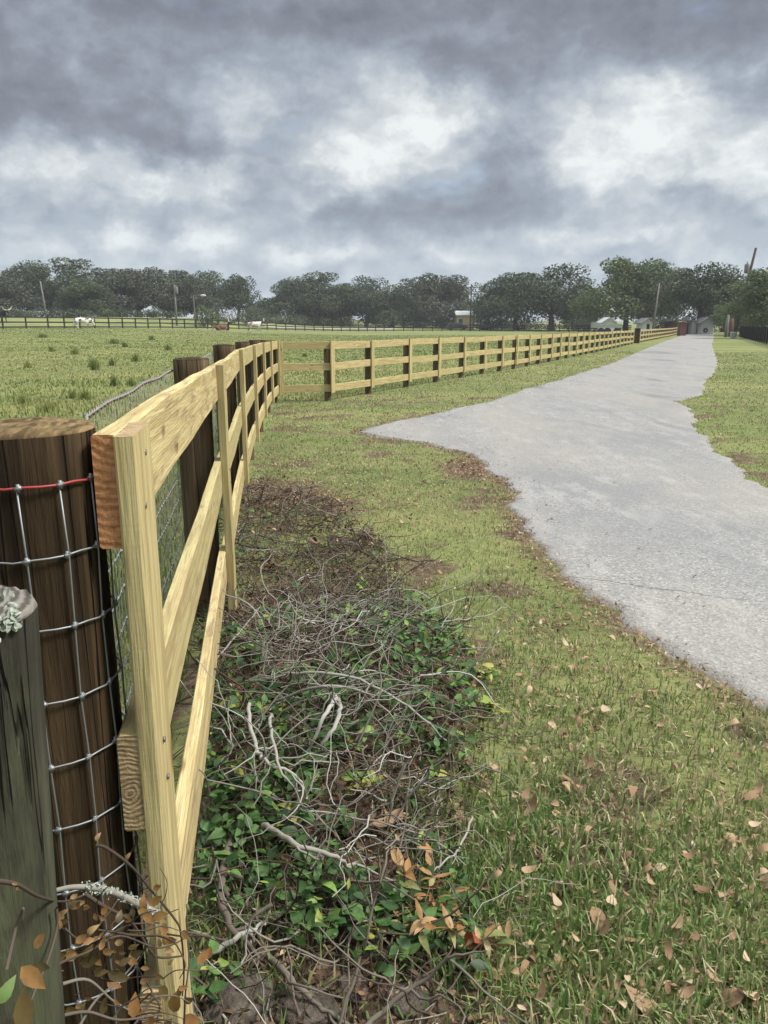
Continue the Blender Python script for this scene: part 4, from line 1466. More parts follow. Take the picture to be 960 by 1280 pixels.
def cow(pos, rz, mat, label, pose='walk', hornc=None, sc=1.):
    e = empty('longhorn_cow', pos, rz, label, 'cow', None)
    e.scale = (sc,) * 3
    V, E_, Rr = [], [], []

    def chain(start, pts):
        prev = start
        for (p, r_) in pts:
            V.append(p); Rr.append(r_)
            if prev is not None: E_.append((prev, len(V) - 1))
            prev = len(V) - 1
        return prev
    z = 0. if pose != 'lie' else -.58
    chain(None, [((-.70, 0, 1.10 + z), .27), ((-.35, 0, 1.04 + z), .33), ((.05, 0, 1.0 + z), .36), ((.42, 0, 1.04 + z), .33), ((.68, 0, 1.12 + z), .25)])
    hd = {'walk': [((.95, 0, 1.24), .17), ((1.18, 0, 1.32), .14), ((1.34, 0, 1.20), .115), ((1.52, 0, 1.05), .085)],
          'graze': [((.95, 0, .98), .17), ((1.14, 0, .74), .14), ((1.22, 0, .56), .115), ((1.28, 0, .36), .085)],
          'lie': [((.88, 0, .78), .18), ((1.02, 0, 1.0), .14), ((1.18, 0, .98), .115), ((1.38, 0, .86), .085)]}[pose]
    last = chain(4, hd)
    poll = V[6]
    if pose != 'lie':
        st = .16
        for s, dx in ((1, st), (-1, -st)):
            chain(3, [((.50, .17 * s, .74), .13), ((.50 + dx, .17 * s, .42), .068), ((.47 + dx * 1.3, .17 * s, .22), .05), ((.50 + dx * 1.5, .17 * s, .04), .06)])
            chain(0, [((-.74, .17 * s, .82), .17), ((-.70 - dx * .6, .17 * s, .62), .11), ((-.86 - dx, .17 * s, .45), .062), ((-.82 - dx, .17 * s, .22), .05), ((-.80 - dx, .17 * s, .04), .06)])
        chain(0, [((-.98, 0, 1.2), .035), ((-1.06, 0, .95), .025), ((-1.07, 0, .6), .03), ((-1.07, 0, .45), .04)])
    else:
        for s in (1, -1):
            chain(3, [((.62, .24 * s, .22), .10), ((.85, .24 * s, .10), .065), ((.62, .28 * s, .06), .05)])
            chain(0, [((-.55, .34 * s, .28), .17), ((-.28, .42 * s, .12), .085), ((-.62, .46 * s, .07), .05)])
        chain(0, [((-1.0, 0, .42), .035), ((-1.2, .1, .1), .03), ((-1.35, .2, .05), .04)])
    skin_body('body', V, E_, Rr, mat, e)
    mb = MB()
    p = Vector(poll)
    for s in (1, -1):
        dn = 0 if pose != 'graze' else .05
        mb.tube([p + Vector((.03, .1 * s, .08)), p + Vector((.05, .35 * s, .14)), p + Vector((.10, .55 * s, .30)), p + Vector((.06, .62 * s, .55))], [.055, .05, .035, .01], 7)
    mb.build('horns', M['horn'], e)
    mb = MB()
    for s in (1, -1):
        mb.tube([p + Vector((.0, .1 * s, .02)), p + Vector((-.03, .2 * s, .0)), p + Vector((-.04, .3 * s, -.05))], [.03, .06, .015], 6)
    mb.build('ears', mat, e)
    return e


W_ = (.58, .55, .50)
cow(X(104, 96.5), .45, cow_mat('cow_white_dark', (.66, .62, .58), (.09, .065, .058), .54, 1.9), 'white longhorn cow with dark brown blotches grazing at the left by the dark fence', 'graze')
cow(X(277, 112), .5, cow_mat('cow_brown', (.14, .070, .045), (.55, .5, .44), .64, 1.6, .62, (.030, .020, .016)), 'reddish brown longhorn cow lying in the pasture with upright horns', 'lie', sc=1.12)
cow(X(319, 116), .3, cow_mat('cow_white_head', (.60, .57, .54), (.22, .13, .10), .58, 2.6, .80, (.075, .04, .032)), 'white longhorn cow with a dark brown head walking right across the pasture', 'walk', sc=1.06)
cow(X(2, 104), -.5, cow_mat('cow_black', (.012, .011, .012), (.7, .68, .65), .66, 1.9), 'black cow with a white patch behind the fence at the left edge', 'walk', sc=1.12)

# ---------------------------------------------------------------- thin humid air
hz_me = bpy.data.meshes.new('haze')
hb = bmesh.new(); bmesh.ops.create_cube(hb, size=1); hb.to_mesh(hz_me); hb.free()
hz = bpy.data.objects.new('haze', hz_me)
hz.scale = (1900, 1950, 30)
hz.location = (0, 850, 12.2)
hm = bpy.data.materials.new('haze'); hm.use_nodes = True
ht = NT(hm.node_tree)
pv = ht.n('ShaderNodeVolumePrincipled')
pv.inputs['Color'].default_value = (.86, .90, .95, 1)
pv.inputs['Density'].default_value = .00042
ho = ht.n('ShaderNodeOutputMaterial'); ht.put(ho.inputs['Volume'], pv.outputs[0])
hz_me.materials.append(hm)
link(hz); tag(hz, kind='stuff')

# ---------------------------------------------------------------- grass
def polar(n, d0, d1, k, a0, a1):
    """points with density ~ 1/d^k over a sector (angles from straight ahead, clockwise)"""
    uu = RNG.uniform(0, 1, n)
    e_ = 2 - k
    d = (d0 ** e_ + uu * (d1 ** e_ - d0 ** e_)) ** (1 / e_)
    a = RNG.uniform(a0, a1, n)
    return d * np.sin(a), d * np.cos(a), d


fa = np.array([(-3.5, -2.)] + [(-.345, .9)] + FA[1:] + [(p.x, p.y) for p in FB[1:]] + [(p.x, p.y) for p in PC])


def fence_x(y): return np.interp(y, fa[:, 1], fa[:, 0])


def road_side(x, y): return x > fence_x(y) - .02


x, y, d = polar(330000, .75, 46, 1.72, R(-32), R(52))
ok = road_side(x, y) & ~on_road(x, y, -.05) & (y > .3)
x, y, d = x[ok], y[ok], d[ok]
bd_ = poly_dist(BR, x, y)
el = np.abs(x - road_l(y))
pk = 1 - (.90 - .75 * ss(2.7, 3.9, y)) * ss(-.16, .30, bd_ + .26 * (val_noise(x, y, 9.) - .5) * 2)
pk *= 1 - .60 * np.exp(-(el / .10) ** 2) * (y < 14) * (x < road_l(y) + .3)
pk *= np.where(on_road(x, y, 0.), .35, 1.)
for cx, cy, rx_, ry_, k_ in [(-.75, 6.3, .5, .8, .75), (.85, 7.6, .35, .9, .8), (-.3, 5.6, .5, .35, .5), (.1, 1.0, .45, .3, .9), (-.75, 10.4, .8, .5, .5)]:
    pk *= 1 - k_ * np.exp(-((x - cx) / rx_) ** 2 - ((y - cy) / ry_) ** 2)
vn = val_noise(x, y, 2.1, 3.) * .6 + val_noise(x, y, 6.3, 1.) * .4
pk *= .55 + .8 * np.clip(vn, 0, 1)
ok = RNG.uniform(size=len(x)) < pk
x, y, d, vn, el = x[ok], y[ok], d[ok], vn[ok], el[ok]
n = len(x)
z = gz_near(x, y)
coarse = ss(2.6, 1.2, d) if False else 1 - ss(1.5, 3.6, d)
h = (.024 + .026 * coarse) * RNG.uniform(.5, 1.5, n) * (1 + .10 * np.clip(d - 4, 0, 20) * .1) * (.6 + .8 * vn)
wd = (.0026 + .0030 * coarse * RNG.uniform(.3, 1.5, n)) * (1 + np.clip(d - 2.2, 0, 60) * .40)
dry = val_noise(x, y, 1.2, 7.)
tint = np.clip(RNG.normal(.47, .17, n) + .55 * (dry - .46) - .25 * (vn - .5) + .12 * ss(1.5, 4, d) + .10 * coarse + (RNG.uniform(size=n) < .26) * RNG.uniform(.2, .55, n), 0, 1)
V, q, tr_, ti = blades(x, y, z, h, wd, np.clip(tint, 0, 1), 1.0)
go = obj_me('lawn_grass', mesh_np('lawn_grass', V, [q, tr_], {'tint': ti}), M['grass'])
tag(go, 'short mown grass with dry straw-coloured blades', 'grass', kind='stuff')

# pasture
x, y, d = polar(250000, 1.2, 110, 1.62, R(-50), R(34))
ok = ~road_side(x, y) & (x < fence_x(y) - .12) & (y > .5)
x, y, d = x[ok], y[ok], d[ok]
vn = val_noise(x, y, .9, 2.) * .5 + val_noise(x, y, 3.1, 5.) * .5
cl_ = val_noise(x, y, .55, 9.)
n = len(x)
z = T(x, y)
h = .075 * RNG.uniform(.4, 1.5, n) * (.45 + 1.1 * vn) * (1 - .45 * ss(8, 30, d)) * (1 + .5 * (cl_ > .62))
wd = .0035 * RNG.uniform(.6, 1.4, n) * (1 + np.clip(d - 2.2, 0, 90) * .36)
tint = np.clip(RNG.normal(.50, .13, n) + .7 * (val_noise(x * .5, y, .35, 4.) - .5) + .4 * (val_noise(x * .4, y, 1.1, 8.) - .5) + .25 * (vn - .5) + (RNG.uniform(size=n) < .08) * .35, 0, 1)
V, q, tr_, ti = blades(x, y, z, h, wd, tint, .7)
po_ = obj_me('pasture_grass', mesh_np('pasture_grass', V, [q, tr_], {'tint': ti}), M['pasture'])
tag(po_, 'taller rough grass of the pasture', 'grass', kind='stuff')

# single tussocks standing out of the pasture
for i, (u, v, hp, wp, dk, lab) in enumerate([
        (118, 463, 20, 12, .3, 'green grass tussock by the wire left of the second post'), (106, 500, 20, 16, .35, 'bright green tussock just above the thick end post, on the right'),
        (91, 498, 16, 12, .3, 'green tussock above the middle of the thick end post'), (143, 483, 18, 12, .2, 'dark tussock next to the wire mesh'),
        (164, 483, 14, 10, .3, 'small tussock against the wire mesh'), (117, 459, 14, 10, .1, 'tall dark tussock in the middle of the near pasture'),
        (140, 457, 12, 9, .25, 'slim tussock right of the tall dark one'), (94, 443, 12, 10, .6, 'straw-coloured tussock beyond the tall dark one'),
        (35, 460, 12, 10, .65, 'dry yellow tussock near the left edge'), (64, 440, 9, 8, .15, 'small dark tussock left in the pasture'),
        (53, 422, 7, 14, .05, 'wide dark weed patch left below the grazing cow'), (142, 430, 9, 14, .1, 'wide dark weed patch in the middle distance'),
        (156, 434, 8, 7, .1, 'small dark weed clump right of the wide patch'), (210, 438, 9, 7, .15, 'dark weed clump in front of the second post'),
        (190, 425, 7, 6, .2, 'small weed clump far out in front of the lying cow'), (170, 452, 12, 9, .3, 'green tussock between the wire and the tall dark tussock'),
        (381, 446, 6, 7, .05, 'dark weed clump behind the first bay of the board fence'), (30, 505, 22, 30, .45, 'wide loose tussock at the left edge above the end post'),
        (60, 515, 20, 26, .5, 'yellow-green tussock right behind the end post')]):
    g = G(u, v)
    sc = g.y / F
    m_ = 160
    rr_ = np.abs(RNG.normal(0, .45, m_)) * wp * sc * .6
    an = RNG.uniform(0, 6.28, m_)
    xx, yy = g.x + rr_ * np.cos(an), g.y + rr_ * np.sin(an)
    V, q, tr_, ti = blades(xx - g.x, yy - g.y, T(xx, yy) - g.z, hp * sc * RNG.uniform(.35, .95, m_), np.maximum(.004, .55 * sc * RNG.uniform(.7, 1.3, m_)), np.clip(RNG.normal(dk * .6 + .27, .12, m_), 0, 1), .38)
    o = obj_me('grass_tussock', mesh_np('grass_tussock', V, [q, tr_], {'tint': ti}), M['pasture'])
    o.location = g
    tag(o, lab, 'grass tussock', 'tussocks in the pasture')


# ---------------------------------------------------------------- leaf litter, brush, plants in front of the fence
def scatter_poly(poly, n):
    pa = np.array(poly)
    lo_, hi_ = pa.min(0), pa.max(0)
    out = np.zeros((0, 2))
    while len(out) < n:
        c = RNG.uniform(lo_, hi_, (n * 3, 2))
        wgt = (np.clip(1.6 / np.hypot(c[:, 0], c[:, 1]), .05, 1)) ** 1.1
        c = c[inside(poly, c[:, 0], c[:, 1]) & (RNG.uniform(size=len(c)) < wgt)]
        out = np.concatenate([out, c])
    return out[:n, 0], out[:n, 1]


def litter(x, y, zoff, L, tint, flat=.45):
    n = len(x)
    z = gz_near(x, y) + zoff
    return leaves(np.stack([x, y, z], -1), RNG.uniform(0, 6.28, n), RNG.normal(0, flat, n), RNG.normal(0, flat, n), L, RNG.uniform(.28, .5, n), RNG.uniform(-1.6, 1.6, n), tint, .3)


x, y = scatter_poly(BR, 11000)
k_ = RNG.uniform(size=len(x)) < 1 - .72 * ss(3.0, 4.0, y) * (val_noise(x, y, 5.5, 3.) > .42)
x, y = x[k_], y[k_]
hp_ = heap(x, y)
parts = [litter(x, y, RNG.uniform(.0, .02, len(x)) + .35 * hp_ * RNG.uniform(0, 1, len(x)), RNG.uniform(.008, .030, len(x)) * (1 + .1 * y), np.clip(RNG.normal(.26, .24, len(x)), 0, 1), .6)]
# broken edge of the drive
yy = RNG.uniform(1.6, 13, 2600); xx = road_l(yy) + RNG.normal(-.045, .06, 2600)
parts.append(litter(xx, yy, np.full(2600, .014), RNG.uniform(.008, .022, 2600) * (1 + .07 * yy), np.clip(RNG.normal(.66, .2, 2600), 0, 1), .2))
for cx, cy, rx_, ry_, m_ in [(-.75, 6.3, .4, .7, 900), (.85, 7.6, .22, .7, 700), (-.3, 5.6, .45, .3, 350), (.15, 1.05, .3, .2, 500), (-.75, 10.4, .8, .5, 260), (.5, 1.35, .25, .25, 160), (.75, 3.2, .12, .1, 120), (.55, 2.6, .25, .3, 160)]:
    a_, b_ = RNG.normal(cx, rx_, m_), RNG.normal(cy, ry_, m_)
    k_ = road_side(a_, b_) & ~on_road(a_, b_, -.06)
    a_, b_ = a_[k_], b_[k_]
    parts.append(litter(a_, b_, RNG.uniform(.005, .02, len(a_)), RNG.uniform(.012, .032, len(a_)) * (1 + .06 * b_), np.clip(RNG.normal(.56, .2, len(a_)), 0, 1), .18))
yy = RNG.uniform(1.8, 22, 420); xx = road_l(yy) + np.abs(RNG.normal(0, .5, 420)) + .02
zz_ = T(xx, yy) + .020
parts.append(leaves(np.stack([xx, yy, zz_], -1), RNG.uniform(0, 6.28, 420), RNG.normal(0, .1, 420), RNG.normal(0, .15, 420), RNG.uniform(.008, .026, 420) * (1 + .05 * yy), RNG.uniform(.28, .5, 420), RNG.uniform(-.8, .8, 420), np.clip(RNG.normal(.45, .2, 420), 0, 1), .3))
# thin scatter over the lawn
x, y, d = polar(9500, 1.0, 16, 1.25, R(-16), R(48))
k_ = road_side(x, y) & ~on_road(x, y, 0)
x, y, d = x[k_], y[k_], d[k_]
parts.append(litter(x, y, RNG.uniform(.012, .03, len(x)), RNG.uniform(.010, .028, len(x)) * (1 + .06 * y), np.clip(RNG.normal(.58, .22, len(x)), 0, 1), .3))
Vs, Fs, Ts, off = [], [], [], 0
for V, f_, ti in parts:
    Vs.append(V); Fs.append(f_ + off); Ts.append(ti); off += len(V)
o = obj_me('leaf_litter', mesh_np('leaf_litter', np.concatenate(Vs), [np.concatenate(Fs)], {'tint': np.concatenate(Ts)}), M['dry_leaf'])
tag(o, 'brown dead leaves and bark litter under the brush and along the edge of the drive', 'leaf litter', kind='stuff')

# bigger fallen leaves on the lawn, one object each
LV = []
for k in range(8):
    V, f_, ti = leaves(np.zeros((1, 3)), np.zeros(1), np.array([random.uniform(-.15, .15)]), np.array([random.uniform(-.3, .3)]), np.ones(1), np.array([random.uniform(.34, .5)]), np.array([random.choice([-1, 1]) * random.uniform(.8, 1.9)]), np.array([[.72, .85, .62, .92, .55, .8, .95, .68][k]]), random.uniform(.05, .4))
    V = V - np.array([.5, 0, 0])
    me = mesh_np('fallen_leaf', V, [f_], {'tint': ti}, True); me.materials.append(M['dry_leaf']); LV.append(me)
spots = [(647, 856), (683, 1000), (706, 990), (662, 872), (705, 928), (737, 1067), (762, 1150), (748, 1172), (705, 1000), (690, 1022), (779, 1090), (648, 1005), (655, 1010), (612, 975), (633, 918), (816, 875), (947, 995), (952, 1070), (940, 1000), (960, 1108), (866, 1195), (757, 1180), (720, 1010), (803, 770), (738, 965),
         (617, 1118), (605, 1130), (608, 1000), (664, 1030), (845, 1180), (930, 1265), (905, 1262), (800, 1265), (668, 1202), (655, 1225), (712, 1128), (880, 1130), (885, 950), (757, 900), (790, 1000), (830, 1010), (910, 1060), (700, 1130), (822, 1100)]
spots += [(random.uniform(600, 955), random.uniform(800, 1270)) for _ in range(75)]
for i, (u, v) in enumerate(spots):
    g = G(u, v)
    if bool(on_road(np.array(g.x), np.array(g.y), .02)): continue
    o = bpy.data.objects.new('fallen_leaf', LV[i % 8])
    s_ = random.uniform(.038, .066) if i < 44 else random.uniform(.026, .045)
    if v > 1240 and i < 44: s_ = .07
    o.scale = (s_,) * 3
    o.location = (g.x, g.y, float(gz_near(g.x, g.y)) + random.uniform(.026, .042))
    o.rotation_euler = (random.uniform(-.5, .5), random.uniform(-.5, .5), random.uniform(0, 6.28))
    link(o)
    tag(o, 'dry tan leaf lying loose on the mown grass', 'fallen leaf', 'loose dry leaves on the lawn')


# twig tangle
def tubes_np(polys, rads, tints, sides=4):
    Vs, Fs, Ts, off = [], [], [], 0
    for pts, r_, ti in zip(polys, rads, tints):
        pts = np.asarray(pts); n = len(pts)
        tg = np.gradient(pts, axis=0); tg /= np.linalg.norm(tg, axis=1)[:, None] + 1e-9
        a = np.cross(tg, np.array([.31, .22, .93])); a /= np.linalg.norm(a, axis=1)[:, None] + 1e-9
        b = np.cross(tg, a)
        rr_ = np.linspace(1, .45, n)[:, None] * r_
        ring = [pts + (a * math.cos(2 * math.pi * k / sides) + b * math.sin(2 * math.pi * k / sides)) * rr_ for k in range(sides)]
        Vs.append(np.stack(ring, 1).reshape(-1, 3))
        i_ = np.arange(n - 1)[:, None] * sides; k = np.arange(sides)[None]
        f_ = np.stack([i_ + k, i_ + (k + 1) % sides, i_ + sides + (k + 1) % sides, i_ + sides + k], -1).reshape(-1, 4)
        Fs.append(f_ + off); off += n * sides
        Ts.append(np.full(n * sides, ti))
    return np.concatenate(Vs), np.concatenate(Fs), np.concatenate(Ts)


def wander(p, L, n, jitter, dirv, droop=.0):
    pts = [np.array(p, float)]
    dv = np.array(dirv, float); dv /= np.linalg.norm(dv)
    for i in range(n):
        dv = dv + RNG.normal(0, jitter, 3); dv[2] -= droop
        dv /= np.linalg.norm(dv)
        q = pts[-1] + dv * L / n
        g = float(gz_near(q[0], q[1])) + .004
        if q[2] < g: q[2] = g; dv[2] = abs(dv[2]) * .3
        pts.append(q)
    return np.array(pts)


polys, rads, tints = [], [], []
BRW = [b for b in BR]
x, y = scatter_poly(BR, 1500)
bd_ = poly_dist(BR, x, y)
for i in range(len(x)):
    if bd_[i] < .05: continue
    hh = float(heap(x[i], y[i]))
    z = float(gz_near(x[i], y[i])) + random.uniform(0, .03) + hh * random.uniform(0, .9)
    a_ = random.uniform(0, 6.28)
    polys.append(wander((x[i], y[i], z), random.uniform(.12, .5) * min(1, .5 + y[i] * .2), 8, .28, (math.cos(a_), math.sin(a_), random.uniform(-.1, .45)), .05))
    rads.append(random.choice([.0012, .0016, .002, .0028]) * (1 + .08 * y[i]))
    tints.append(min(1, max(0, random.gauss(.45, .22))))
for i in range(260):
    cx, cy = (random.gauss(-.24, .18), random.gauss(2.45, .38)) if i < 185 else (random.gauss(-.08, .18), random.gauss(1.75, .3))
    if float(poly_dist(BR, np.array(cx), np.array(cy))) < .08: continue
    z = float(gz_near(cx, cy)) + float(heap(cx, cy)) * random.uniform(.5, 1.05) + .02
    a_ = random.uniform(-.7, 1.6) if random.random() < .5 else random.uniform(0, 6.28)
    polys.append(wander((cx, cy, z), random.uniform(.14, .42), 10, .30, (math.cos(a_), math.sin(a_), random.uniform(.0, .6)), .07))
    rads.append(random.choice([.0014, .0018, .0022, .003])); tints.append(min(1, max(0, random.gauss(.76, .14))))
xx, yy = scatter_poly(BR, 4000)
k_ = (yy > 2.9) & (poly_dist(BR, xx, yy) > .08)
for cx, cy in list(zip(xx[k_], yy[k_]))[:300]:
    z = float(gz_near(cx, cy)) + random.uniform(0, .06)
    a_ = random.uniform(0, 6.28)
    polys.append(wander((cx, cy, z), random.uniform(.10, .30), 6, .35, (math.cos(a_), math.sin(a_), random.uniform(0, 1.1)), .06))
    rads.append(random.choice([.0016, .0022, .003])); tints.append(min(1, max(0, random.gauss(.30, .16))))
V, f_, ti = tubes_np(polys, rads, tints)
o = obj_me('twig_tangle', mesh_np('twig_tangle', V, [f_], {'tint': ti}, True), M['twig'])
tag(o, 'tangle of thin grey and brown cut twigs heaped along the fence', 'brush', kind='stuff')


def branch(pix, r0, tint, label, forks=2, name='cut_branch'):
    """pix: (u, v, height above the ground)"""
    pts = []
    for (u, v, hh) in pix:
        d = pix_dir(u, v); d = d / d.y; t_ = .3
        while t_ < 30 and EYE + d.z * t_ > float(gz_near(d.x * t_, t_)) + hh: t_ *= 1.004
        pts.append((d.x * t_, t_, EYE + d.z * t_))
    sp_ = spline(pts, 6)
    sp_ = sp_ + RNG.normal(0, .0022, sp_.shape)
    c = sp_[0].copy(); c[2] = gz_near(c[0], c[1])
    e = empty(name, tuple(c), 0, label, 'branch', 'cut branches in the brush heap')
    V, f_, ti = tubes_np([sp_ - c], [r0], [tint], 7)
    obj_me('stem', mesh_np('stem', V, [f_], {'tint': ti}, True), M['twig'], e)
    if forks:
        ps, rs, ts = [], [], []
        for k in range(forks):
            j = random.randint(len(sp_) // 4, len(sp_) - 2)
            d_ = sp_[min(j + 1, len(sp_) - 1)] - sp_[j]
            d_ = d_ / (np.linalg.norm(d_) + 1e-9) + RNG.normal(0, .5, 3)
            ps.append(wander(sp_[j], random.uniform(.08, .22), 7, .25, d_) - c); rs.append(r0 * .5); ts.append(tint)
        for a_, b_, c_ in zip(ps, rs, ts):
            V, f_, ti = tubes_np([a_], [b_], [c_], 5)
            obj_me('side_twig', mesh_np('side_twig', V, [f_], {'tint': ti}, True), M['twig'], e)
    return e


BRANCHES = [
    ([(400, 870, .02), (420, 872, .18), (405, 895, .2), (385, 940, .1)], .009, .95, 'thick pale bent branch at the top of the heap, curving like a hook', 1),
    ([(420, 870, .05), (425, 890, .19), (405, 930, .16), (395, 945, .06)], .008, .9, 'second pale bent branch beside the hook-shaped one', 1),
    ([(330, 850, .1), (380, 840, .2), (450, 850, .2), (520, 890, .14), (560, 930, .05)], .0055, .85, 'long pale branch arching over the top of the heap to the right', 3),
    ([(340, 880, .1), (400, 858, .22), (460, 868, .2), (500, 910, .1)], .005, .8, 'thin pale branch arching just below the long one', 3),
    ([(310, 880, .15), (318, 930, .2), (330, 950, .2), (375, 975, .15), (385, 1000, .1)], .006, .9, 'pale crooked branch hanging down left of the hook-shaped branch', 4),
    ([(340, 895, .1), (338, 905, .2), (350, 960, .2), (372, 990, .12)], .0055, .85, 'knobbly pale branch parallel to the crooked one', 4),
    ([(300, 1030, .03), (282, 1075, .06), (276, 1120, .07), (290, 1160, .05), (330, 1200, .02)], .0125, .50, 'thick brown crooked branch lying by the foot of the first upright board', 2),
    ([(330, 1030, .08), (370, 1055, .14), (420, 1070, .12), (440, 1088, .06)], .0075, .82, 'mottled grey stick lying across the middle of the heap', 2),
    ([(505, 955, .25), (492, 1000, .13), (485, 1035, .04)], .0040, .98, 'bare white stick standing up at the right of the heap, left of two', 0),
    ([(536, 965, .26), (510, 1000, .14), (488, 1035, .04)], .0040, .95, 'bare white stick leaning right beside the other white stick', 0),
    ([(420, 1290, .02), (450, 1200, .12), (475, 1100, .26), (490, 1060, .3)], .0038, .62, 'long thin straight stem rising through the middle of the foreground', 0),
    ([(340, 1130, .08), (300, 1160, .05), (262, 1190, .03), (240, 1215, .02)], .0050, .55, 'light brown broken stick leaning left near the bottom', 0),
    ([(250, 1200, .03), (300, 1170, .05), (330, 1155, .04)], .0080, .92, 'white lichen-covered stick at the bottom left', 1),
    ([(330, 1190, .02), (370, 1230, .05), (410, 1265, .03), (450, 1290, .02)], .0075, .60, 'grey brown root-like stick along the bottom edge', 2),
    ([(450, 1290, .02), (480, 1262, .05), (530, 1225, .10), (570, 1190, .16)], .0060, .62, 'forked grey twig at the bottom centre', 3),
    ([(270, 960, .05), (300, 930, .12), (345, 900, .14)], .0045, .6, 'grey twig leaning against the lowest board', 3),
    ([(590, 1020, .04), (575, 1060, .08), (545, 1085, .08), (520, 1110, .04)], .0032, .85, 'thin pale curved twig at the right margin of the brush', 1),
    ([(240, 860, .12), (290, 800, .16), (325, 760, .12)], .0042, .8, 'pale twig sticking out between the lower boards', 2),
    ([(420, 790, .1), (455, 770, .18), (500, 785, .12)], .0045, .35, 'dark dry twig at the back of the heap', 3),
    ([(470, 700, .04), (430, 680, .12), (380, 690, .06)], .0045, .3, 'dark brushy twig at the far end of the heap', 4),
]
for pix, r0, tn, lab, fk in BRANCHES: branch(pix, r0, tn, lab, fk)


# leafy weeds
def sprout(u, v, n, hgt, tn, label, mat='green_leaf', L=(.026, .052), spread=.08, name='leafy_weed', cat='weed', wid=(.4, .6), zo=0., group='leafy weeds in the brush'):
    g = G(u, v)
    gzv = float(gz_near(g.x, g.y)) + zo
    e = empty(name, (g.x, g.y, gzv), 0, label, cat, group)
    ps, pos, yaw = [], [], []
    ns = max(2, n // 9)
    for k in range(ns):
        a_ = random.uniform(0, 6.28)
        w_ = wander((g.x, g.y, gzv), hgt * random.uniform(.7, 1.2), 7, .16, (math.cos(a_) * spread / hgt, math.sin(a_) * spread / hgt, 1.)) - np.array([g.x, g.y, gzv])
        ps.append(w_)
        for j in range(n // ns):
            q = w_[random.randint(2, 7)]
            pos.append(q + RNG.normal(0, .003, 3)); yaw.append(random.uniform(0, 6.28))
    for p_ in ps:
        V, f_, ti = tubes_np([p_], [.0014], [.4], 4)
        obj_me('stem', mesh_np('stem', V, [f_], {'tint': ti}, True), M['twig'], e)
    m_ = len(pos)
    V, f_, ti = leaves(np.array(pos), np.array(yaw), RNG.uniform(-.7, .35, m_), RNG.normal(0, .35, m_), RNG.uniform(L[0], L[1], m_), RNG.uniform(wid[0], wid[1], m_), RNG.uniform(-.9, .5, m_), np.clip(RNG.normal(tn + .08, .15, m_), 0, 1), .25)
    obj_me('foliage', mesh_np('foliage', V, [f_], {'tint': ti}, True), M[mat], e)
    return e


WEEDS = [
    (612, 890, 26, .09, .86, 'bright green sprig at the right edge of the brush, beside the lawn', 'green_leaf'),
    (462, 1010, 22, .13, .80, 'bright green sprig in the middle of the heap', 'green_leaf'),
    (430, 960, 16, .12, .82, 'light green sprig just above the middle sprig', 'green_leaf'),
    (347, 1165, 14, .07, .45, 'round-leaved dark green weed near the bottom centre', 'green_leaf'),
    (285, 1025, 20, .09, .55, 'green leafy weed beside the upright board', 'green_leaf'),
    (262, 985, 16, .10, .68, 'small green weed touching the lowest board', 'green_leaf'),
    (470, 1185, 12, .07, .92, 'yellow-green seedling near the bottom centre', 'green_leaf'),
    (430, 1140, 20, .08, .35, 'dark lobed weed in the lower middle', 'green_leaf'),
    (500, 1165, 26, .06, .32, 'dark green lobed weed spreading low at the bottom right of the brush', 'green_leaf'),
    (400, 1110, 30, .09, .30, 'deep green weed clump below the mottled stick', 'green_leaf'),
    (370, 1080, 34, .11, .30, 'deep green weed clump left of the mottled stick', 'green_leaf'),
    (350, 1010, 34, .12, .38, 'green weed clump under the crooked branches', 'green_leaf'),
    (400, 985, 34, .13, .36, 'green weed clump below the hook-shaped branch', 'green_leaf'),
    (520, 920, 30, .11, .45, 'green weed on the right shoulder of the heap', 'green_leaf'),
    (560, 880, 30, .10, .52, 'green weed below the bright sprig at the right', 'green_leaf'),
    (545, 840, 26, .10, .55, 'green weed at the back right of the heap', 'green_leaf'),
    (500, 855, 26, .12, .42, 'dark green weed behind the long arching branch', 'green_leaf'),
    (330, 850, 28, .10, .48, 'green weed behind the lowest board', 'green_leaf'),
    (290, 760, 22, .12, .66, 'yellow-green weed at the foot of the second upright board', 'green_leaf'),
    (280, 820, 24, .12, .40, 'dark weed between the boards and the heap', 'green_leaf'),
    (465, 760, 18, .12, .75, 'light sprig at the far side of the heap', 'green_leaf'),
    (590, 820, 20, .07, .6, 'low weed at the margin of brush and lawn', 'green_leaf'),
    (350, 920, 34, .14, .33, 'dark green weed beneath the crooked pale branches', 'green_leaf'),
    (440, 1060, 28, .10, .34, 'dark green weed right of the mottled stick', 'green_leaf'),
    (550, 950, 18, .07, .30, 'dark sprig by the white standing sticks', 'green_leaf'),
    (310, 1090, 18, .07, .36, 'dark weed beside the thick brown branch', 'green_leaf'),
    (520, 1030, 16, .06, .4, 'small weed at the foot of the white sticks', 'green_leaf'),
    (575, 815, 24, .07, .80, 'light green sprig at the upper right margin of the brush', 'green_leaf'),
    (525, 795, 22, .08, .70, 'light green weed behind the upper right margin of the brush', 'green_leaf'),
    (600, 855, 20, .07, .74, 'small bright weed between the bright sprig and the lawn', 'green_leaf'),
    (480, 815, 26, .09, .64, 'fresh green weed among the twigs at the back of the heap', 'green_leaf'),
    (555, 1000, 16, .06, .62, 'small green weed at the right margin below the white sticks', 'green_leaf'),
    (160, 1120, 12, .10, .33, 'dark leafed weed between the end post and the first upright board', 'green_leaf'),
]
for u, v, n, hg, tn, lab, mt_ in WEEDS: sprout(u, v, n, hg, tn, lab, mt_)
